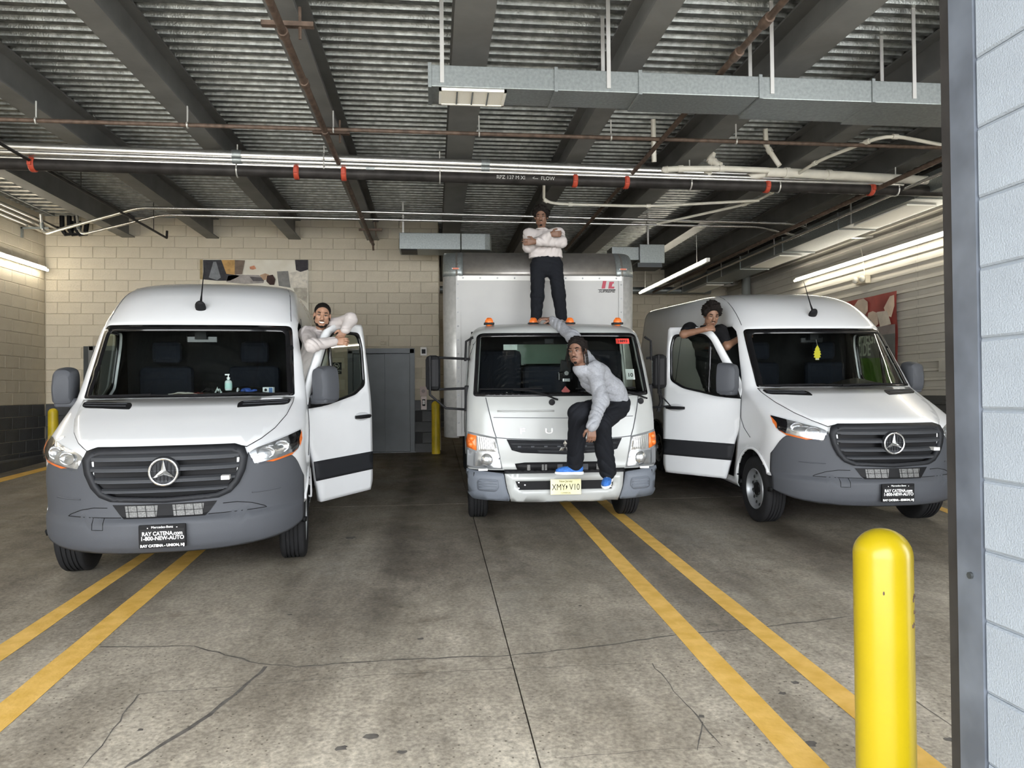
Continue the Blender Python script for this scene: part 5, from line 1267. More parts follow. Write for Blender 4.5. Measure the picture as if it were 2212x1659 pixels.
# mirrors on tubular arms
def tmirror(sg):
    bx = sg * .95
    m_ = MB().box((-.075, -.05, -.18), (.075, .05, .18), TR(sg * 1.30 if sg < 0 else 1.06, .40, 1.62) @ RZ(sg * .15)).build('mirror', M_BLACK, truck, bevel=.045)
    cx = sg * 1.30 if sg < 0 else 1.06
    for pts in ([(bx - sg * .03, .42, 1.76), (cx, .40, 1.78)], [(bx, .42, 1.46), (cx, .40, 1.45)], [(cx - .03, .33, 1.79), (cx - .03, .33, 1.40), (bx + sg * .22, .38, 1.26), (bx, .42, 1.24)], [(bx - sg * .06, .36, 1.98), (bx + sg * .01, .38, 1.94), (bx + sg * .02, .40, 1.74)]):
        MB().tube(pts, .013, 8).build('mirror_arm', M_BLACK, m_, smooth=True)
    MB().box((-.03, -.05, -.13), (.03, .05, .13), TR(bx, .42, 1.36)).build('mirror_bracket', M_BLACK, m_, bevel=.012)
    MB().box((-.065, .052, -.16), (.065, .056, .16), TR(cx, .40, 1.62) @ RZ(sg * .15)).build('mirror_glass', M_CHROME, m_)
tmirror(-1); tmirror(1)
MB().tube([(1.06, .40, 1.44), (1.08, .40, 1.30), (1.05, .42, 1.20)], .02, 8).build('mirror_stalk', M_BLACK, truck, smooth=True)
# cabin
P_ = [[(x, y, z) for y, z in ((.22, 1.40), (.42, 1.37), (.62, 1.33), (.68, 1.15))] for x in (-.88, -.4, 0, .4, .88)]
MB().grid(P_).build('dashboard', M_VANIN, truck, smooth=True)
for x0, x1, z1 in ((-.84, -.32, 1.86), (-.30, .20, 1.68), (.34, .84, 1.86)):
    st = MB().box((x0, 1.16, .95), (x1, 1.32, z1)).build('seat', M_SEATF, truck, bevel=.06); MB().box((x0, .85, .85), (x1, 1.3, 1.0)).build('seat_cushion', M_SEATF, st, bevel=.05)
sw = MB().tube([Vector((.55 + .21 * math.cos(t), .68 + .12 * math.sin(t), 1.40 + .16 * math.sin(t))) for t in [2 * PI * i / 28 for i in range(29)]], .016, 8).build('steering_wheel', M_BLACK, truck, smooth=True)
MB().ell((.55, .68, 1.39), (.07, .05, .06)).build('wheel_hub', M_BLACK, sw)
MB().box((-.88, 1.55, .60), (.88, 1.58, 1.66)).box((-.88, 1.55, 1.93), (.88, 1.58, 2.08)).box((-.88, 1.55, 1.66), (-.50, 1.58, 1.93)).box((.32, 1.55, 1.66), (.88, 1.58, 1.93)).build('rear_wall', M_VANIN, truck)
MB().box((-.50, 1.56, 1.66), (.32, 1.57, 1.93)).build('rear_window', glass('rear_glass', (.82, .92, .86)), truck)
MB().box((-.90, .1, .60), (.90, 1.6, .64)).build('cab_floor', M_VANIN, truck)
q = TS.front(-.10, 1.955, -.03); MB().box((-.05, -.01, -.03), (.05, .02, .03), TR(*q)).build('rear_view_mirror', M_BLACK, truck, bevel=.01)
# stickers
q0 = TS.front(.67, 1.935, .008)
ang = math.atan2(.10, .19)
SM = TR(*q0) @ RX(-ang) @ FACE
stk = MB().prism([(-.07, -.03), (.07, -.03), (.07, .03), (-.07, .03)], .001, SM).build('windscreen_sticker', mat('sticker_red', (.80, .06, .045), .5), truck)
text('lettering', '18893', .042, M_INK, stk, SM @ TR(0, 0, .0015), bold=.0014)
q0 = TS.front(.72, 1.60, -.01); SM = TR(*q0) @ RX(-ang) @ FACE
stk = MB().prism([(-.045, -.06), (.045, -.06), (.045, .06), (-.045, .06)], .001, SM).build('inspection_sticker', mat('sticker_white', (.55, .58, .56), .6), truck)
text('lettering', '10', .06, M_INK, stk, SM @ TR(0, -.01, .0015), bold=.001)
q0 = TS.front(.03, 1.44, -.01); SM = TR(*q0) @ RX(-ang) @ FACE
MB().prism([(-.045, 0), (0, -.055), (.045, 0), (0, .055)], .001, SM).build('hazard_sticker', mat('sticker_diamond', (.50, .12, .12), .5), truck)
# cargo box
BX0, BX1, BZ0, BZ1, BY0, BY1 = -1.215, 1.205, .80, 3.115, 2.0, 7.2
RR, RT = .19, .33
box = MB().box((BX0 + .02, BY0 + RT, BZ0), (BX1 - .02, BY1, BZ1 - .01)).build('cargo_box', M_BOXW, truck)
fx0, fx1 = BX0 + RR, BX1 - RR
MB().box((fx0 - .01, BY0 + .012, BZ0), (fx1 + .01, BY0 + RT + .02, BZ1 - RT + .02)).build('front_panel', M_BOXW, box)
for sg, cxx in ((-1, fx0), (1, fx1)):
    A_ = [[(cxx + sg * RR * math.sin(t), BY0 + RR * (1 - math.cos(t)), z) for t in [PI / 2 * k / 8 for k in range(9)]] for z in (BZ0 - .02, BZ1 - RT)]
    A_[0].append((cxx + sg * RR, BY0 + RT + .3, BZ0 - .02)); A_[1].append((cxx + sg * RR, BY0 + RT + .3, BZ1 - RT))
    MB().grid(A_).build('corner_post', M_BOXALU, box, smooth=True, solid=.006)
    MB().box((cxx - .028, BY0 - .003, BZ0), (cxx + .028, BY0 + .012, BZ1 - RT)).build('corner_strip', M_BOXW, box)
    for k in range(11): MB().ell((cxx + sg * .005, BY0 - .004, BZ0 + .17 + k * .171), (.010, .005, .010), 8, 4).build('rivet', M_LAMPG, box)
    # top corner cap
    cap = MB()
    for_rows = []
    for k in range(9):
        t = PI / 2 * k / 8; z = BZ1 - RT + RT * math.sin(t); yb = BY0 + RT * (1 - math.cos(t)); row = []
        for j in range(9):
            u = PI / 2 * j / 8; sc = 1 - .45 * (k / 8) ** 2 * (j / 8)
            row.append((cxx - sg * .06 + sg * (RR + .065) * math.sin(u) * (1 - .06 * (k / 8)), min(yb + RR * (1 - math.cos(u)), BY0 + RT + .3) - .008, z))
        for_rows.append(row)
    cp = cap.grid(for_rows).build('corner_cap', M_GALV, box, smooth=True, solid=.006)
    MB().box((-.05, -.02, -.014), (.05, .01, .014), TR(cxx + sg * .03, BY0 + .02, BZ1 - RT + .09)).build('lamp_frame', M_GALV, cp, bevel=.006)
    MB().box((-.038, -.026, -.009), (.038, -.015, .009), TR(cxx + sg * .03, BY0 + .02, BZ1 - RT + .09)).build('marker_lamp', mat('dim_amber', (.42, .09, .03), .4), cp)
nose = [[(x, BY0 + RT * (1 - math.cos(t)), BZ1 - RT + RT * math.sin(t)) for t in [PI / 2 * k / 10 for k in range(11)]] for x in (fx0 - .03, fx1 + .03)]
MB().grid(nose).build('roof_nose', mat('nose_aluminium', (.34, .32, .30), .42, metal=.8, var=.08, vscale=12, bump=.1, bscale=60), box, smooth=True, solid=.01)
MB().box((fx0 - .03, BY0 + RT - .01, BZ1 - .012), (fx1 + .03, BY1, BZ1)).build('roof_skin', M_BOXALU, box)
MB().box((fx0 - .01, BY0 - .004, BZ1 - RT - .055), (fx1 + .01, BY0 + .02, BZ1 - RT + .005)).build('front_rail', mat('rail_white', (.66, .65, .62), .45), box)
for k in range(10): MB().ell((fx0 + .06 + k * (fx1 - fx0 - .12) / 9, BY0 - .006, BZ1 - RT - .025), (.011, .005, .011), 8, 4).build('rivet', M_LAMPG, box)
lx, lz = fx1 - .16, BZ1 - RT - .13
text('lettering', 'SUPREME', .052, M_INK, box, TR(lx - .02, BY0 + .003, lz - .055) @ FACE, shear=.3, sx=1.0)
M_LOGO = mat('logo_red', (.30, .018, .04), .5)
for poly in ([(-.085, -.05), (-.040, -.05), (-.022, .045), (.085, .045), (.088, .066), (-.062, .066)], [(.0, -.05), (.075, -.05), (.080, -.025), (.045, -.025), (.055, .012), (.070, .012), (.074, .034), (.015, .034)]):
    MB().prism(poly, .002, TR(lx + .0, BY0 + .0115, lz + .03) @ FACE).build('logo_mark', M_LOGO, box)
MB().prism([(-.13, -.065), (.09, -.065), (.09, -.06), (-.13, -.06)], .002, TR(lx, BY0 + .0115, lz + .03) @ FACE).build('logo_line', M_INK, box)
MB().box((BX0, BY0 + RT + .3, BZ0 - .04), (BX0 + .04, BY1, BZ0 + .10)).box((BX1 - .04, BY0 + RT + .3, BZ0 - .04), (BX1, BY1, BZ0 + .10)).build('lower_rail', M_BOXALU, box)
# chassis and wheels
MB().box((-.42, .3, .42), (-.34, 7.0, .66)).box((.34, .3, .42), (.42, 7.0, .66)).box((-.42, 1.9, .44), (.42, 2.0, .64)).box((-.42, .4, .44), (.42, .5, .64)).build('chassis', M_BLACK, truck)
MB().box((-.80, 2.0, .30), (-.42, 3.0, .78)).build('fuel_tank', M_BLACK, truck, bevel=.03)
MB().box((-1.0, 3.9, .74), (1.0, 5.4, .80)).build('rear_guard', M_BLACK, truck)
for x in (-.832, .832): wheel(truck, x, 1.05, 0, 'wheel', .385, .215, M_RIM)
for x in (-.80, .80): wheel(truck, x, 4.6, 0, 'wheel', .385, .30, M_RIM)
for sg in (1, -1):
    arc = [(1.05 + .455 * math.cos(t), .40 + .455 * math.sin(t)) for t in [PI * k / 14 for k in range(15)]]
    MB().grid([[(sg * .95, a, b) for a, b in arc], [(sg * .5, a, b) for a, b in arc]]).build('wheel_arch', M_BLACK, truck, smooth=True)
# ================================================================== people: blended solids meshed by surface nets
class Field:
    def __init__(s, lo, hi, h):
        s.h = h; s.lo = np.array(lo, float) - 3 * h; n = np.ceil((np.array(hi, float) + 3 * h - s.lo) / h).astype(int) + 1
        s.f = np.full(n, .5, np.float32); s.n = n
    def _win(s, lo, hi):
        a = np.clip(np.floor((np.array(lo) - s.lo) / s.h).astype(int), 0, s.n - 1); b = np.clip(np.ceil((np.array(hi) - s.lo) / s.h).astype(int) + 1, 1, s.n)
        if np.any(b <= a): return None
        sl = tuple(slice(i, j) for i, j in zip(a, b))
        g = np.meshgrid(*[(np.arange(i, j) * s.h + o).astype(np.float32) for i, j, o in zip(a, b, s.lo)], indexing='ij')
        return sl, g
    def put(s, fn, lo, hi, k=.02, sub=False):
        m = k + 4 * s.h; w = s._win(np.array(lo) - m, np.array(hi) + m)
        if w is None: return
        sl, g = w; d = fn(*g); F_ = s.f[sl]
        if sub:
            d = -d; hh = np.clip(.5 + .5 * (F_ - d) / k, 0, 1) if False else None
            h2 = np.maximum(k - np.abs(F_ - d), 0) / k; s.f[sl] = np.maximum(F_, d) + h2 * h2 * k * .25
        else:
            h2 = np.maximum(k - np.abs(F_ - d), 0) / k; s.f[sl] = np.minimum(F_, d) - h2 * h2 * k * .25
    def cone(s, a, b, ra, rb, k=.02, sub=False, sq=None):
        a = np.array(a, float); b = np.array(b, float); r = max(ra, rb)
        ab = b - a; L2 = max(1e-9, float(ab @ ab))
        def fn(x, y, z):
            t = np.clip(((x - a[0]) * ab[0] + (y - a[1]) * ab[1] + (z - a[2]) * ab[2]) / L2, 0, 1)
            return np.sqrt((x - a[0] - t * ab[0]) ** 2 + (y - a[1] - t * ab[1]) ** 2 + (z - a[2] - t * ab[2]) ** 2) - (ra + (rb - ra) * t)
        s.put(fn, np.minimum(a, b) - r, np.maximum(a, b) + r, k, sub)
    def ell(s, c, R, rad, k=.02, sub=False):
        """ellipsoid: R columns are its axes"""
        c = np.array(c, float); R = np.array(R, float); rad = np.array(rad, float); m = float(rad.max()); mn = float(rad.min())
        def fn(x, y, z):
            q = [(x - c[0]) * R[0, i] + (y - c[1]) * R[1, i] + (z - c[2]) * R[2, i] for i in range(3)]
            k0 = np.sqrt(sum((q[i] / rad[i]) ** 2 for i in range(3))); k1 = np.sqrt(sum((q[i] / rad[i] ** 2) ** 2 for i in range(3))) + 1e-9
            return k0 * (k0 - 1) / k1
        s.put(fn, c - m, c + m, k, sub)
    def cut(s, p, n):
        """keep the side n points away from"""
        g = np.meshgrid(*[(np.arange(k) * s.h + o).astype(np.float32) for k, o in zip(s.n, s.lo)], indexing='ij')
        s.f = np.maximum(s.f, (g[0] - p[0]) * n[0] + (g[1] - p[1]) * n[1] + (g[2] - p[2]) * n[2])
    def folds(s, amp, fr=(38, 26, 44), seed=0):
        g = np.meshgrid(*[(np.arange(k) * s.h).astype(np.float32) for k in s.n], indexing='ij')
        r = np.random.RandomState(seed); a = r.uniform(0, 6, 4)
        u1 = (g[2] * .9 + g[0] * .45) * fr[2] * .62 + 2.4 * np.sin(g[0] * 9 + g[1] * 6 + a[0]) + 1.1 * np.sin(g[1] * 19 + g[2] * 8 + a[1])
        u2 = (g[2] * .7 - g[0] * .8) * fr[0] * .55 + 2.8 * np.sin(g[0] * 7 - g[1] * 9 + a[2]) + 1.2 * np.sin(g[0] * 15 + g[2] * 11 + a[3])
        m = .5 + .5 * np.sin(g[0] * 8 + g[1] * 11 + g[2] * 6 + a[1])
        w = (np.abs(np.sin(u1)) ** .6 - .6) * m + (np.abs(np.sin(u2)) ** .6 - .6) * (1 - m)
        s.f = s.f - amp * 1.9 * w
    def lumps(s, amp, fq=90, seed=0):
        g = np.meshgrid(*[(np.arange(k) * s.h).astype(np.float32) for k in s.n], indexing='ij')
        r = np.random.RandomState(seed); w = 0
        for _ in range(6):
            d = r.normal(size=3); d /= np.linalg.norm(d); w = w + np.sin((g[0] * d[0] + g[1] * d[1] + g[2] * d[2]) * fq * r.uniform(.7, 1.4) + r.uniform(0, 6))
        s.f = s.f + amp * w / 2
    def mesh(s, name, org=(0, 0, 0)):
        f = s.f; ins = f < 0; n = f.shape
        c = [ins[i:n[0] - 1 + i, j:n[1] - 1 + j, k:n[2] - 1 + k] for i in (0, 1) for j in (0, 1) for k in (0, 1)]
        cnt = sum(x.astype(np.int8) for x in c); act = (cnt > 0) & (cnt < 8); ids = np.full(act.shape, -1, np.int64); A = np.argwhere(act); ids[act] = np.arange(len(A))
        P = np.zeros((len(A), 3)); W_ = np.zeros(len(A)); off = [(i, j, k) for i in (0, 1) for j in (0, 1) for k in (0, 1)]
        vals = [f[A[:, 0] + o[0], A[:, 1] + o[1], A[:, 2] + o[2]] for o in off]
        for p in range(8):
            for q in range(p + 1, 8):
                if sum(abs(off[p][t] - off[q][t]) for t in range(3)) != 1: continue
                m = (vals[p] < 0) != (vals[q] < 0); t = np.zeros(len(A)); d = vals[p] - vals[q]; t[m] = vals[p][m] / d[m]
                e = np.array(off[p]) + t[:, None] * (np.array(off[q]) - np.array(off[p])); P[m] += e[m]; W_[m] += 1
        V_ = (A + P / np.maximum(W_, 1)[:, None]) * s.h + s.lo - np.array(org)
        fs = []
        for ax in range(3):
            a, b = [(1, 2), (2, 0), (0, 1)][ax]
            sl0 = [slice(1, -1)] * 3; sl1 = [slice(1, -1)] * 3; sl0[ax] = slice(0, n[ax] - 1); sl1[ax] = slice(1, n[ax])
            e = ins[tuple(sl0)] != ins[tuple(sl1)]; E_ = np.argwhere(e)
            o = np.array([1, 1, 1]); o[ax] = 0; E_ = E_ + o
            da = np.zeros(3, int); da[a] = 1; db = np.zeros(3, int); db[b] = 1
            q = np.stack([ids[tuple((E_ - da - db).T)], ids[tuple((E_ - db).T)], ids[tuple(E_.T)], ids[tuple((E_ - da).T)]], 1)
            flip = ins[tuple(E_.T)]; q[flip] = q[flip][:, ::-1]; fs.append(q)
        fs = np.concatenate(fs); fs = fs[(fs >= 0).all(1)]
        me = D.meshes.new(name); me.from_pydata(V_.tolist(), [], fs.tolist()); me.update()
        bm = bmesh.new(); bm.from_mesh(me)
        for _ in range(2): bmesh.ops.smooth_vert(bm, verts=bm.verts, factor=.35, use_axis_x=True, use_axis_y=True, use_axis_z=True)
        bmesh.ops.recalc_face_normals(bm, faces=bm.faces); bm.to_mesh(me); bm.free()
        return me

def nrm(v): v = np.array(v, float); return v / np.linalg.norm(v)
def basis(fwd, up):
    f = nrm(fwd); r = nrm(np.cross(f, up)); u = np.cross(r, f); return np.stack([r, f, u], 1)     # columns: right of view, forward, up
def at_d(px, py, Z): return EYE + ray(px, py) * Z
def px_toward(p, dpx=0, dpy=0): return p

class Person:
    def __init__(s, label, base, skin, h=.0055):
        s.base = np.array(base, float); s.root = empty('person', label, 'person', tuple(base)); s.skin = skin; s.h = h; s.prims = []
    # ---- head in its own frame: x to the person's left hand... (image side), y forward, z up
    def head(s, c, fwd, up, sc=1.0):
        s.hc = np.array(c, float); s.hb = basis(fwd, up); s.hs = sc
    def H(s, x, y, z): return s.hc + s.hb @ (np.array([x, y, z]) * s.hs)
    def head_prims(s, F):
        k = s.hs; H = s.H; B = s.hb
        E = lambda c, r, kk=.02, sub=False: F.ell(H(*c), B, np.array(r) * k, kk * k, sub)
        C = lambda a, b, ra, rb, kk=.012, sub=False: F.cone(H(*a), H(*b), ra * k, rb * k, kk * k, sub)
        E((0, -.014, .040), (.074, .092, .078)); E((0, .026, -.030), (.060, .062, .080), .03); E((0, .058, -.090), (.026, .022, .022), .03)
        for sx in (-1, 1):
            E((sx * .043, .008, -.062), (.024, .034, .030), .03); E((sx * .042, .056, -.010), (.020, .022, .018), .02)
            E((sx * .032, .079, .026), (.024, .012, .008), .012); E((sx * .0315, .094, .004), (.0145, .014, .010), .010, True)
            E((sx * .077, -.008, -.002), (.010, .024, .032), .008); E((sx * .013, .092, -.032), (.010, .011, .008), .008)
        C((0, .080, .018), (0, .103, -.027), .009, .0145); E((0, .083, -.060), (.026, .012, .009), .010); E((0, .080, -.071), (.022, .013, .009), .008)
        F.cone(H(0, -.018, -.05), H(0, -.040, -.15), .050 * k, .050 * k, .03 * k)
    def face_parts(s, hairm, beard=True, smile=False, brow=True, must=True):
        H = lambda *a: Vector(s.H(*a) - s.base); k = s.hs; M3 = Matrix(s.hb.tolist()).to_4x4()
        for sx in (-1, 1):
            c = H(sx * .0315, .0755, .004); MM = TR(*c) @ M3
            eye = MB().ell((0, 0, 0), (.0110 * k, .0105 * k, .0062 * k), 14, 10, MM).build('eye', mat('eye_white', (.42, .38, .35), .3), s.body, smooth=True)
            MB().ell((0, .0085 * k, 0), (.0058 * k, .004 * k, .0060 * k), 10, 6, MM).build('iris', mat('eye_dark', (.015, .009, .006), .15), eye, smooth=True)
            MB().tube([H(sx * .046, .077, .005), H(sx * .038, .085, .0105), H(sx * .026, .086, .0105), H(sx * .018, .082, .005)], .0034 * k, 6).build('eyelid', mat('lid', tuple(c_ * .45 for c_ in s.skin), .5), s.body, smooth=True)
            if brow: MB().tube([H(sx * .052, .076, .026), H(sx * .038, .090, .033), H(sx * .018, .092, .028)], [.003 * k, .0052 * k, .0045 * k], 6).build('eyebrow', hairm, s.body, smooth=True)
        if smile: MB().tube([H(-.026, .082, -.056), H(-.014, .093, -.064), H(0, .096, -.066), H(.014, .093, -.064), H(.026, .082, -.056)], [.002 * k, .006 * k, .007 * k, .006 * k, .002 * k], 8).build('teeth', mat('teeth', (.80, .78, .74), .3), s.body, smooth=True)
        else: MB().tube([H(-.022, .084, -.066), H(0, .0945, -.0655), H(.022, .084, -.066)], .0022 * k, 6).build('mouth_line', mat('mouth', (.10, .035, .03), .5), s.body, smooth=True)
        MB().tube([H(-.020, .0845, -.073), H(0, .094, -.0745), H(.020, .0845, -.073)], [.002 * k, .0048 * k, .002 * k], 8).build('lip', mat('lip', tuple(c_ * m for c_, m in zip(s.skin, (1.0, .62, .6))), .4), s.body, smooth=True)
        if must: MB().tube([H(-.030, .080, -.056), H(-.014, .093, -.050), H(0, .096, -.047), H(.014, .093, -.050), H(.030, .080, -.056)], [.002 * k, .0038 * k, .003 * k, .0038 * k, .002 * k], 6).build('moustache', hairm, s.body, smooth=True)
        if beard and beard < .7:
            MB().ell((0, 0, 0), (.017 * k, .009 * k, .014 * k), 12, 8, TR(*H(0, .076, -.101)) @ M3).build('goatee', hairm, s.body, smooth=True)
        elif beard:
            F = Field(s.hc - .17, s.hc + .17, .0042)
            for sx in (-1, 1):
                pts = [s.H(sx * .073, .004, .0), s.H(sx * .068, .008, -.035), s.H(sx * .056, .022, -.066), s.H(sx * .036, .050, -.092), s.H(0, .066, -.104)]
                for a, b, ra, rb in zip(pts[:-1], pts[1:], (.007, .011, .015, .018), (.011, .015, .018, .020)): F.cone(a, b, ra * k * beard, rb * k * beard, .012)
            F.lumps(.0012, 260, 3); link('beard', F.mesh('beard', s.base), hairm, s.body, smooth='all')
    def limb(s, pts, rs, k=.03): s.prims.append((pts, rs, k))
    def hand(s, wrist, d, n, curl, side, spread=.10, sc=1.0, thumb=.6):
        """d: along the fingers, n: out of the back of the hand, side: +1 thumb towards cross(d,n)"""
        d = nrm(d); n = nrm(n - d * float(np.dot(n, d))); t = np.cross(d, n) * side; w = np.array(wrist, float); L = .085 * sc; fing = []
        for i, (o, ln) in enumerate(zip((.030, .010, -.011, -.030), (.074, .084, .077, .060))):
            k0 = w + d * L + t * o * sc - n * .002 * abs(i - 1); s.prims.append(([w + t * o * .45 * sc, k0], [.017 * sc, .0125 * sc], .014))
            a = 0; p = k0; dirv = nrm(d + t * spread * (1.5 - i) * .5); segs = [p]
            for j, fr in enumerate((.45, .31, .24)):
                a += curl[j] if not isinstance(curl[0], (list, tuple)) else curl[i][j]
                q = p + (dirv * math.cos(a) - n * math.sin(a)) * ln * fr * sc; segs.append(q); p = q
            s.prims.append((segs, [.0098 * sc, .0092 * sc, .0085 * sc, .0075 * sc], .005))
        p0 = w + d * .022 * sc + t * .022 * sc; p1 = p0 + nrm(d * .55 + t * .75 - n * thumb * .5) * .042 * sc; p2 = p1 + nrm(d * .85 + t * .25 - n * thumb) * .032 * sc; p3 = p2 + nrm(d - n * thumb * 1.2) * .024 * sc
        s.prims.append(([p0, p1, p2, p3], [.016 * sc, .0125 * sc, .0105 * sc, .0085 * sc], .008))
    def build_body(s, extra=None):
        pts = [p for P_, R_, k in s.prims for p in P_] + [s.hc + .15, s.hc - .15]; pts = np.array(pts)
        F = Field(pts.min(0) - .14, pts.max(0) + .14, s.h)
        for P_, R_, k in s.prims:
            for a, b, ra, rb in zip(P_[:-1], P_[1:], R_[:-1], R_[1:]): F.cone(a, b, ra, rb, k)
        s.head_prims(F)
        m = mat('skin_' + str(len(MATS)), s.skin, .5, var=.10, vscale=12, bump=.08, bscale=90, sss=0)
        s.body = link('body', F.mesh('body', s.base), m, s.root, smooth='all'); return s.body
    def cloth(s, name, chains, m, grow=.012, k=.04, ells=(), cuts=(), fold=.003, h=None, seed=0, fr=(62, 48, 80), ntrunk=1):
        pts = np.array([p for P_, _ in chains for p in P_]); F = Field(pts.min(0) - .22, pts.max(0) + .22, h or s.h)
        for i, (P_, R_) in enumerate(chains):
            for a, b, ra, rb in zip(P_[:-1], P_[1:], R_[:-1], R_[1:]): F.cone(a, b, ra + grow, rb + grow, k)
            if i == ntrunk - 1:
                for p, n in cuts: F.cut(p, nrm(n))
        if fold: F.folds(fold, fr, seed)
        return link(name, F.mesh(name, s.base), m, s.root, smooth='all')
    def collar(s, c, axis, r, m, t=.010):
        B = basis(np.array([.3, 1, 0]), axis); c = np.array(c) - s.base
        MB().tube([Vector(c + B[:, 0] * math.cos(a) * r + B[:, 1] * math.sin(a) * r * 1.05) for a in [2 * PI * i / 24 for i in range(25)]], t, 8).build('collar', m, s.root, smooth=True)
    def hair_cap(s, name, m, grow=.012, back=.0, top=0.0, front=.055, lump=.003, fq=150, low=.0, extra=()):
        F = Field(s.hc - .26, s.hc + .26, .005); k = s.hs
        F.ell(s.H(0, -.018, .045 + top * .5), s.hb, np.array([.074 + grow, .090 + grow, .078 + grow + top * .6]) * k, .02)
        for c, r in extra: F.ell(s.H(*c), s.hb, np.array(r) * k, .02)
        if lump: F.lumps(lump, fq, 5)
        f = s.hb[:, 1]; u = s.hb[:, 2]
        F.cut(s.H(0, front, .070), nrm(f * .86 - u * .52)); F.cut(s.H(0, -.02, -.03 + low), nrm(-u + f * .55))
        return link(name, F.mesh(name, s.base), m, s.root, smooth='all')
def shoe(P, ankle, fwd, up, m, sole, sc=1.0, lace=None):
    B = basis(fwd, up); a = np.array(ankle, float); Q = lambda x, y, z: a + B @ (np.array([x, y, z]) * sc)
    pts = np.array([Q(-.06, -.09, -.1), Q(.06, .22, .08)]); F = Field(np.minimum(pts[0], pts[1]) - .08, np.maximum(pts[0], pts[1]) + .08, .005)
    F.ell(Q(0, -.03, -.035), B, np.array([.040, .055, .050]) * sc, .03); F.ell(Q(0, .07, -.048), B, np.array([.042, .085, .036]) * sc, .03); F.ell(Q(.004, .135, -.056), B, np.array([.043, .06, .030]) * sc, .03); F.cone(Q(0, -.01, .0), Q(0, .0, .03), .042 * sc, .040 * sc, .02)
    F.cut(Q(0, 0, -.074), B @ np.array([0, 0, -1.0]))
    o = link('shoe', F.mesh('shoe', P.base), m, P.root, smooth='all')
    G = Field(np.minimum(pts[0], pts[1]) - .08, np.maximum(pts[0], pts[1]) + .08, .005)
    G.ell(Q(0, -.03, -.078), B, np.array([.044, .062, .040]) * sc, .03); G.ell(Q(.003, .10, -.078), B, np.array([.050, .105, .036]) * sc, .03)
    G.cut(Q(0, 0, -.062), B @ np.array([0, 0, 1.0])); G.cut(Q(0, 0, -.092), B @ np.array([0, 0, -1.0]))
    link('sole', G.mesh('sole', P.base), sole, o, smooth='all')
    if lace:
        for j in range(4): MB().tube([Vector(Q(-.022, .03 + j * .022, -.008 - j * .006) - P.base), Vector(Q(0, .033 + j * .022, .001 - j * .007) - P.base), Vector(Q(.022, .03 + j * .022, -.008 - j * .006) - P.base)], .003, 6).build('lace', lace, o)
    return o
M_HAIR = mat('black_hair', (.010, .008, .007), .7, bump=.5, bscale=120)
M_TEEW = mat('white_jersey', (.47, .43, .415), .85, var=.04, vscale=12, bump=.25, bscale=40)
M_TEEG = mat('grey_sweatshirt', (.27, .278, .30), .9, var=.10, vscale=60, bump=.3, bscale=60)
M_TEEB = mat('black_tee', (.010, .010, .011), .85, bump=.25, bscale=40)
M_PANTS = mat('black_sweatpants', (.011, .012, .015), .9, bump=.3, bscale=35)
M_SHOEB = mat('blue_shoe_knit', (.03, .13, .42), .7, var=.25, vscale=60, bump=.3, bscale=120)
M_SHOEG = mat('grey_shoe', (.24, .22, .21), .8)
M_SOLE = mat('white_sole', (.74, .75, .74), .5)
UP = np.array([0, 0, 1.0]); toCam = lambda p: nrm(EYE - np.array(p))
RGT = _R
def TW(fr, l): return np.array(fr.matrix_world @ Vector(l)) if False else np.array((ramp_frame(*fr)) @ Vector(l))
FRT = (1.282, 7.249, math.radians(-1.5)); FRL = (-1.995, 5.753, math.radians(6.8)); FRR = (4.365, 6.666, math.radians(-1.1))

# ------------------------------------------------------------------ man standing on the cab roof, arms folded
Z = 8.88; q = lambda x, y, dz=0: at_d(x, y, Z + dz)
fl = TW(FRT, (-.32, 1.38, 2.14)); fr_ = TW(FRT, (.02, 1.36, 2.14))
P = Person('man standing on the truck cab with folded arms in a white long-sleeved shirt', tuple((fl + fr_) / 2), (.16, .085, .055))
hd = q(1169, 469); P.head(hd, toCam(hd) + np.array([-.06, 0, .03]), UP, .92)
nb = q(1171, 494, .02); shL, shR = q(1143, 506, .02), q(1206, 504, .0); ch = q(1174, 520, .03); wa = q(1178, 546, .02); hpL, hpR = q(1162, 577, .02), q(1199, 576, .0); hem = q(1178, 558, .02)
knL, knR = q(1161, 640, -.03), q(1207, 636, -.05); anL, anR = q(1158, 687, .05), q(1213, 685, .03)
# folded arms: elbows out, forearms crossing in front of the chest
elL, elR = q(1141, 533, -.08), q(1213, 523, -.10); wrL = q(1190, 506, -.26); wrR = q(1156, 522, -.28)
P.limb([nb, ch, wa], [.045, .07, .05]); P.limb([shL, elL, wrL], [.05, .042, .028]); P.limb([shR, elR, wrR], [.05, .042, .028])
P.limb([hpL, knL, anL], [.06, .05, .04]); P.limb([hpR, knR, anR], [.06, .05, .04]); P.limb([wa, (hpL + hpR) / 2], [.08, .085])
P.hand(wrR, RGT * -1 + np.array([0, 0, -.05]), toCam(ch), (.2, .3, .3), 1, sc=.95)
P.hand(wrL, RGT + np.array([0, .05, .05]), toCam(ch), (.3, .5, .4), -1, sc=.9)
P.build_body(); P.face_parts(M_HAIR, beard=.62)
P.hair_cap('hair', M_HAIR, .026, top=.018, front=.062, lump=.007, fq=170, extra=[((.06, -.02, .06), (.05, .07, .05)), ((-.06, -.02, .06), (.05, .07, .05))])
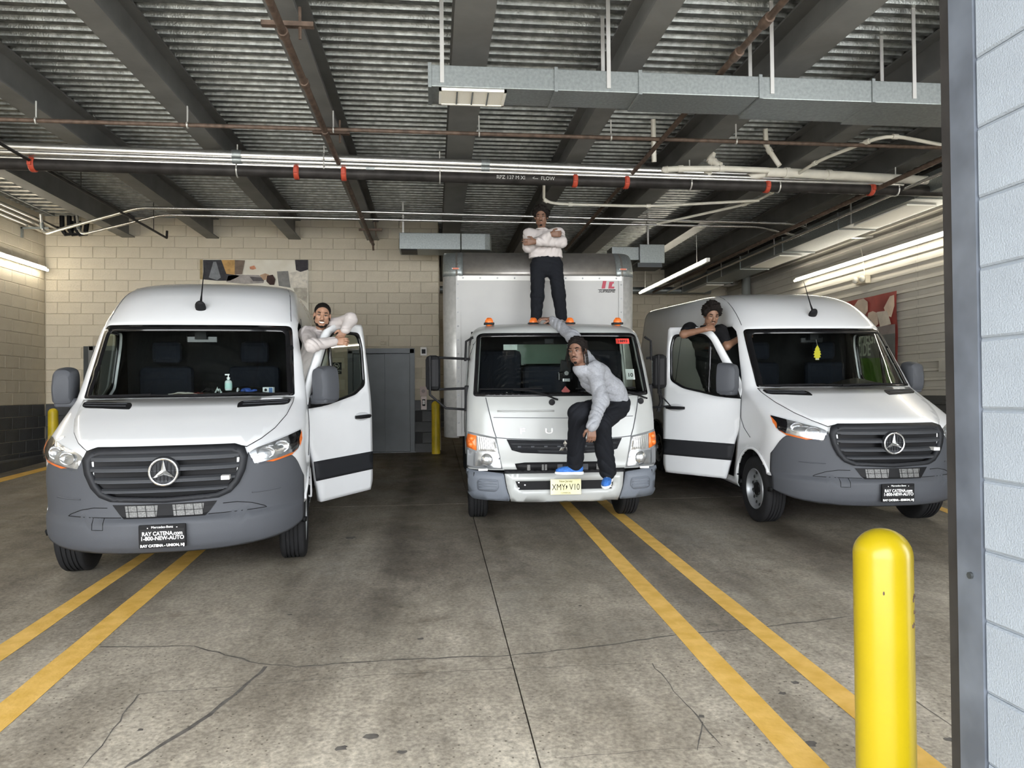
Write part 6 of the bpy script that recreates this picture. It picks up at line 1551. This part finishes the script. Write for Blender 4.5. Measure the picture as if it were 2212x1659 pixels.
sh = P.cloth('shirt', [([nb + (ch - nb) * .3, ch, wa, (hpL + hpR) / 2], [.050, .095, .095, .10]), ([shL * .6 + ch * .4, q(1160, 545), q(1160, 570)], [.06, .075, .085]), ([shR * .6 + ch * .4, q(1196, 545), q(1200, 570)], [.06, .075, .085]), ([shL, ch, shR], [.055, .095, .055]), ([shL, elL, wrL * .9 + elL * .1], [.052, .046, .034]), ([shR, elR, wrR * .88 + elR * .12], [.052, .046, .036])], M_TEEW, .014, .035, cuts=[(hem, -UP), (nb + UP * .012, UP)], fold=.0055, seed=2, ntrunk=3); P.collar(nb - UP * .012, UP + toCam(nb) * .3, .070, M_TEEW, .008)
P.cloth('trousers', [([q(1166, 556), q(1166, 572), (hpL + hpR) / 2], [.075, .085, .09]), ([q(1194, 556), q(1196, 572), (hpL + hpR) / 2], [.075, .085, .09]), ([q(1180, 562), q(1181, 578)], [.092, .098]), ([hpL, knL, anL], [.082, .068, .056]), ([hpR, knR, anR], [.082, .068, .056])], M_PANTS, .010, .03, cuts=[(hem + UP * .02, UP)], fold=.0045, seed=4, ntrunk=3)
for an, sd in ((anL, fl), (anR, fr_)): shoe(P, np.array([an[0], an[1] - .02, sd[2] + .088]), toCam(an) * np.array([1, 1, 0]) + RGT * (-.35 if an is anL else .35), UP, M_SHOEG, M_SOLE, .92)

# ------------------------------------------------------------------ man perched on the truck bumper
Z = 6.95; q = lambda x, y, dz=0: at_d(x, y, Z + dz)
P = Person('man in a grey sweatshirt and blue shoes perched on the truck bumper', tuple(TW(FRT, (.16, -.05, .63))), (.17, .088, .058))
hd = q(1247, 760, -.10); P.head(hd, toCam(hd) + RGT * -.42 + np.array([0, 0, .02]), UP - RGT * .10, .99)
nb = P.H(0, -.045, -.155); shF, shB = q(1284, 800, -.06), q(1262, 776, .16); ch = q(1286, 815, .06); wa = q(1318, 848, .16); hp = q(1330, 872, .20)
elF, wrF = q(1298, 866, -.28), q(1279, 921, -.50)
elB, wrB = q(1238, 728, .55), TW(FRT, (-.05, .62, 2.175))
hL, hR = q(1305, 880, .16), q(1332, 882, .16); kL, kR = q(1250, 893, -.32), q(1296, 915, -.26); aL, aR = q(1242, 1000, -.02), q(1313, 1018, .0)
P.limb([nb, ch, wa, hp], [.045, .085, .10, .11]); P.limb([shF, elF, wrF], [.05, .042, .029]); P.limb([shB, elB, wrB], [.05, .042, .029])
P.limb([hL, kL, aL], [.085, .06, .042]); P.limb([hR, kR, aR], [.085, .06, .042])
P.hand(wrF, np.array([-.05, -.05, -1.0]), toCam(wrF) + RGT * .25, (.45, .5, .35), 1, sc=1.0)
P.hand(wrB, RGT * -1 + np.array([0, -.25, .12]), UP + toCam(wrB) * .3, (.25, .6, .5), -1, sc=1.0)
P.build_body(); P.face_parts(M_HAIR, beard=.62)
P.hair_cap('hair', M_HAIR, .016, top=.012, front=.062, lump=.005, fq=210, low=-.02)
for i, (x0, y0, z0, ln) in enumerate(((.074, .045, .035, .13), (.082, .02, .03, .16), (.085, -.01, .02, .17), (.082, -.04, .01, .17), (.06, -.075, .0, .16), (.0, -.10, .0, .15), (-.07, .05, .035, .15), (-.082, .02, .02, .16), (-.08, -.02, .02, .15), (.066, .066, .04, .14))):
    a = P.H(x0, y0, z0) - P.base; b = P.H(x0 * 1.22, y0 + .01, z0 - ln * .5) - P.base; c = P.H(x0 * 1.18, y0 + .015, z0 - ln) - P.base
    n = 12; pts = []; rr = []
    for k in range(n + 1):
        t = k / n; pts.append(Vector(a * (1 - t) ** 2 + b * 2 * t * (1 - t) + c * t * t)); rr.append((.0075 if k % 2 else .0055) * (1 - .35 * t))
    MB().tube(pts, rr, 7).build('braid', M_HAIR, P.root, smooth=True)
P.cloth('sweatshirt', [([nb, ch, wa, hp], [.060, .120, .125, .125]), ([shF, ch, shB], [.062, .11, .06]), ([shF, elF, wrF], [.062, .052, .036]), ([shB, elB, wrB * .93 + elB * .07], [.060, .050, .036])], M_TEEG, .014, .05, cuts=[(hp + nrm(hp - wa) * .03, hp - wa), (nb + UP * .022, UP + (nb - ch) * .5)], fold=.0055, seed=7); P.collar(nb + UP * .012, UP + (nb - ch) * .6, .066, M_TEEG, .011)
P.cloth('trousers', [([hp, (hL + hR) / 2], [.128, .125]), ([hL, kL, aL], [.095, .078, .064]), ([hR, kR, aR], [.095, .080, .066])], M_PANTS, .012, .035, cuts=[(hp + nrm(wa - hp) * .05, wa - hp)], fold=.0055, seed=9)
shoe(P, aL + UP * -.02, RGT * -1 + toCam(aL) * .25, UP, M_SHOEB, M_SOLE, .96, M_SOLE); shoe(P, aR + UP * -.02, toCam(aR) + RGT * -.15 - UP * .35, UP, M_SHOEB, M_SOLE, .96, M_SOLE)
c = q(1326, 893, -.03) - P.base

# ------------------------------------------------------------------ smiling man leaning out of the left van
door_top = TW(FRL, (0, 0, 0))
Z = 7.45; q = lambda x, y, dz=0: at_d(x, y, Z + dz)
P = Person('smiling bearded man in a white shirt leaning on the left van door', tuple(TW(FRL, (.80, 1.75, .42))), (.30, .165, .105))
hd = q(696, 682, .0); P.head(hd, toCam(hd) + RGT * .02 + np.array([0, 0, -.02]), UP + RGT * .10, 1.02)
nb = q(693, 717, .04); shR, shL = q(664, 722, .0), q(718, 704, .12); ch = q(686, 738, .10); wa = q(672, 790, .14); hp = q(664, 832, .16)
elR, wrR = q(674, 746, -.42), q(722, 738, -.26); elL, wrL = q(757, 690, .0), q(745, 714, -.12)
P.limb([nb, ch, wa, hp], [.045, .085, .10, .11]); P.limb([shR, elR, wrR], [.05, .044, .030]); P.limb([shL, elL, wrL], [.05, .044, .030])
kn = TW(FRL, (.80, 1.62, .85)); P.limb([hp, kn, TW(FRL, (.80, 1.75, .50))], [.10, .07, .05])
P.hand(wrR, RGT + np.array([0, 0, .05]), toCam(wrR) + UP * .3, (.5, .6, .4), -1, sc=.98)
P.hand(wrL, RGT * -.6 - UP * .8, toCam(wrL), (.3, .5, .4), 1, sc=.98)
P.build_body(); P.face_parts(M_HAIR, beard=.80, smile=True)
P.hair_cap('hair', M_HAIR, .006, front=.054, lump=.0008, fq=260)
P.cloth('shirt', [([nb + (ch - nb) * .25, ch, wa, hp], [.062, .120, .125, .13]), ([shR, ch, shL], [.062, .10, .058]), ([shR, elR, wrR * .97 + elR * .03], [.060, .046, .034]), ([shL, elL, wrL * .93 + elL * .07], [.058, .046, .034])], M_TEEW, .012, .05, cuts=[(hp - UP * .02, -UP), (nb + nrm(nb - ch) * .02, nb - ch)], fold=.0055, seed=12); P.collar(nb + nrm(nb - ch) * .008, UP + toCam(nb) * .3, .066, M_TEEW)
P.cloth('trousers', [([hp, kn, TW(FRL, (.80, 1.75, .50))], [.12, .085, .06])], M_PANTS, .01, .03, cuts=[(hp - UP * .01, UP)], fold=.004, seed=3)
shoe(P, TW(FRL, (.80, 1.75, .51)), np.array([0, -1, 0.]), UP, M_SHOEG, M_SOLE)

# ------------------------------------------------------------------ man looking down over the right van's door
Z = 8.70; q = lambda x, y, dz=0: at_d(x, y, Z + dz)
P = Person('man with curly hair in a black tee leaning on the right van door', tuple(TW(FRR, (-.80, 1.75, .42))), (.21, .11, .068))
hd = q(1537, 682, .0); P.head(hd, toCam(hd) + RGT * .32 - UP * .22, UP + RGT * .04, 1.05)
nb = q(1526, 706, .10); shR, shL = q(1490, 712, .10), q(1556, 716, .10); ch = q(1524, 740, .16); wa = q(1530, 790, .22); hp = q(1545, 835, .25)
elR, wrR = q(1477, 722, -.10), q(1524, 711, -.26); elL, wrL = q(1570, 748, -.02), q(1604, 726, .10)
P.limb([nb, ch, wa, hp], [.045, .085, .10, .11]); P.limb([shR, elR, wrR], [.052, .044, .030]); P.limb([shL, elL, wrL], [.052, .044, .030])
kn = TW(FRR, (-.80, 1.62, .85)); P.limb([hp, kn, TW(FRR, (-.80, 1.75, .50))], [.10, .07, .05])
P.hand(wrR, RGT + UP * .25, toCam(wrR) + UP * .5, (.8, .9, .6), -1, sc=.98)
P.hand(wrL, RGT + UP * .2, toCam(wrL), (.4, .5, .4), 1, sc=.95)
P.build_body(); P.face_parts(M_HAIR, beard=False)
P.hair_cap('hair', M_HAIR, .026, top=.02, front=.066, lump=.007, fq=190, extra=[((.06, -.02, .05), (.05, .07, .06)), ((-.06, -.02, .05), (.05, .07, .06)), ((0, .02, .11), (.07, .06, .045))])
P.cloth('tee_shirt', [([nb + (ch - nb) * .25, ch, wa, hp], [.062, .125, .122, .13]), ([shR, ch, shL], [.066, .11, .064]), ([shR, shR * .45 + elR * .55], [.068, .062]), ([shL, shL * .45 + elL * .55], [.066, .062])], M_TEEB, .012, .04, cuts=[(hp - UP * .02, -UP), (nb + nrm(nb - ch) * .02, nb - ch)], fold=.005, seed=15); P.collar(nb + nrm(nb - ch) * .008, UP + toCam(nb) * .3, .066, M_TEEB)
P.cloth('trousers', [([hp, kn, TW(FRR, (-.80, 1.75, .50))], [.12, .085, .06])], M_PANTS, .01, .03, cuts=[(hp - UP * .01, UP)], fold=.004, seed=3)
shoe(P, TW(FRR, (-.80, 1.75, .51)), np.array([0, -1, 0.]), UP, M_SHOEG, M_SOLE)
# ================================================================== small things
def in_frame(fr, x, y, z, rz=0.0): return ramp_frame(*fr) @ TR(x, y, z) @ RZ(rz)
DZL = 1.456
b = empty('hand_sanitizer', 'clear pump bottle of hand sanitizer on the left van dashboard', 'bottle', M=in_frame(FRL, .285, 1.30, DZL + .03))
M_SAN = mat('sanitizer_clear', (.55, .66, .66), .15)
MB().lathe([(.001, 0), (.030, 0), (.032, .01), (.032, .075), (.026, .088), (.012, .095), (.012, .105)], 18).build('bottle_body', M_SAN, b, smooth=True)
MB().lathe([(.033, .018), (.033, .066)], 18).build('bottle_label', mat('label_teal', (.42, .66, .62), .5), b, smooth=True)
MB().lathe([(.001, .104), (.015, .104), (.015, .120), (.006, .121), (.005, .140)], 14).box((-.028, -.008, .138), (.010, .008, .150)).build('pump_head', mat('pump_white', (.82, .84, .84), .4), b, smooth=True)
g = empty('work_glove', 'crumpled blue work glove on the left van dashboard', 'glove', M=in_frame(FRL, .442, 1.26, DZL))
M_GLOVE = mat('glove_blue', (.03, .08, .32), .7, var=.2, vscale=40)
F = Field((-.10, -.07, 0), (.10, .07, .08), .005); F.ell((0, 0, .025), np.eye(3), (.05, .04, .026), .02)
for k in range(4): F.cone((.03, -.03 + k * .02, .02), (.075 + .006 * (k % 2), -.045 + k * .028, .03), .012, .010, .008)
F.cone((-.02, -.02, .025), (-.01, -.06, .03), .013, .010, .008); F.lumps(.003, 120, 4); link('glove_body', F.mesh('glove_body'), M_GLOVE, g, smooth='all')
MB().tube([(-.05 + .002 * math.cos(t) - .02, .032 * math.cos(t), .026 + .024 * math.sin(t)) for t in [2 * PI * i / 16 for i in range(17)]], .007, 6).build('cuff', mat('glove_cuff', (.55, .58, .62), .7), g, smooth=True)
def crumple(name, lab, cat, fr, x, y, z, size, m, seed, rz=0):
    rnd = random.Random(seed); n = 7; P_ = [[(size[0] * (i / (n - 1) - .5), size[1] * (j / (n - 1) - .5), size[2] * (abs(math.sin(i * 1.7 + seed)) * .5 + rnd.random() * .5) * math.sin(PI * (i + .6) / n) + .002) for j in range(n)] for i in range(n)]
    o = empty(name, lab, cat, M=in_frame(fr, x, y, z, rz)); MB().grid(P_).build('sheet', m, o, solid=.002); return o
M_PAPER = mat('paper', (.66, .64, .58), .8); M_TISSUE = mat('tissue', (.66, .74, .72), .85)
crumple('tissue', 'crumpled white tissue on the left van dashboard', 'tissue', FRL, .205, 1.26, DZL, (.06, .05, .075), M_TISSUE, 1)
crumple('papers', 'loose pale papers lying on the left van dashboard', 'papers', FRL, -.095, 1.25, DZL, (.24, .12, .025), M_PAPER, 5, .2)
crumple('red_wallet', 'flat dark red wallet on the left van dashboard', 'wallet', FRL, .03, 1.27, DZL, (.09, .07, .02), mat('wallet_red', (.22, .03, .025), .6), 3)
crumple('black_cap', 'folded black cap on the left van dashboard', 'cap', FRL, .11, 1.33, DZL, (.16, .13, .07), mat('cap_black', (.012, .012, .013), .8), 8)
o = empty('card_pack', 'small white and blue card pack at the left van windscreen corner', 'pack', M=in_frame(FRL, .635, 1.30, DZL, -.3))
MB().box((-.05, -.02, 0), (.05, .02, .055)).build('box', mat('pack_white', (.62, .66, .68), .5), o, bevel=.003); MB().box((.01, -.0205, .005), (.045, -.0195, .05)).build('print', mat('pack_blue', (.05, .12, .28), .5), o); MB().ell((-.02, -.021, .03), (.014, .002, .014), 10, 4).build('logo_dot', M_BLACK, o)
# air freshener
t = empty('air_freshener', 'yellow tree-shaped air freshener hanging in the right van windscreen', 'air freshener', M=in_frame(FRR, -.005, 1.52, 1.815))
poly = [(-.022, -.085), (.022, -.085), (.022, -.06), (.042, -.055), (.030, -.03), (.048, -.022), (.030, .0), (.042, .008), (.022, .03), (.030, .036), (0, .085), (-.030, .036), (-.022, .03), (-.042, .008), (-.030, .0), (-.048, -.022), (-.030, -.03), (-.042, -.055), (-.022, -.06)]
MB().prism(poly, .003, FACE).build('card', mat('freshener_yellow', (.78, .66, .03), .6), t)
MB().tube([(0, 0, .085), (0, .03, .15)], .0012, 5).build('string', M_WHITE, t)
MB().box((-.018, -.0045, -.083), (.018, -.003, -.068)).build('print_band', M_PAPER, t)
# camera mount in the truck windscreen
c = empty('dash_camera', 'black dash camera on a mount behind the truck windscreen', 'camera', M=in_frame(FRT, .075, .46, 1.63))
MB().box((-.06, -.03, -.02), (.05, .03, .11), RY(.12)).build('screen_back', M_BLACK, c, bevel=.01)
MB().box((-.08, -.04, -.10), (.07, .02, -.01)).build('camera_body', M_GLOSSB, c, bevel=.01)
MB().tube([(.0, -.04, -.02), (.0, -.065, -.02)], .032, 18).build('lens_barrel', M_BLACK, c, smooth=True); MB().tube([(.0, -.066, -.02), (.0, -.068, -.02)], .022, 18).build('lens_glass', M_LAMP, c)
MB().box((-.035, -.045, -.11), (.04, -.035, -.075)).build('bracket', M_LAMP, c, bevel=.004)
MB().tube([(0, 0, .1), (.02, -.06, .22)], .012, 8).build('stem', M_BLACK, c, smooth=True)
crumple('papers', 'scraps of pale paper on the truck dashboard', 'papers', FRT, -.52, .36, 1.39, (.16, .10, .03), M_PAPER, 11)
# round marker stuck on the left van's wing
q = VS.front(-.84, 1.16, .012)
_n = (VS.front(-.84, 1.16, .1) - VS.front(-.84, 1.16, 0)).normalized()
mk = MB().lathe([(.001, 0), (.012, 0), (.014, .003), (.030, .004), (.032, 0)], 20, TR(*(q - _n * .01)) @ _n.to_track_quat('Z', 'Y').to_matrix().to_4x4()).build('wing_marker', M_WHITE, VAN_L, smooth=True)
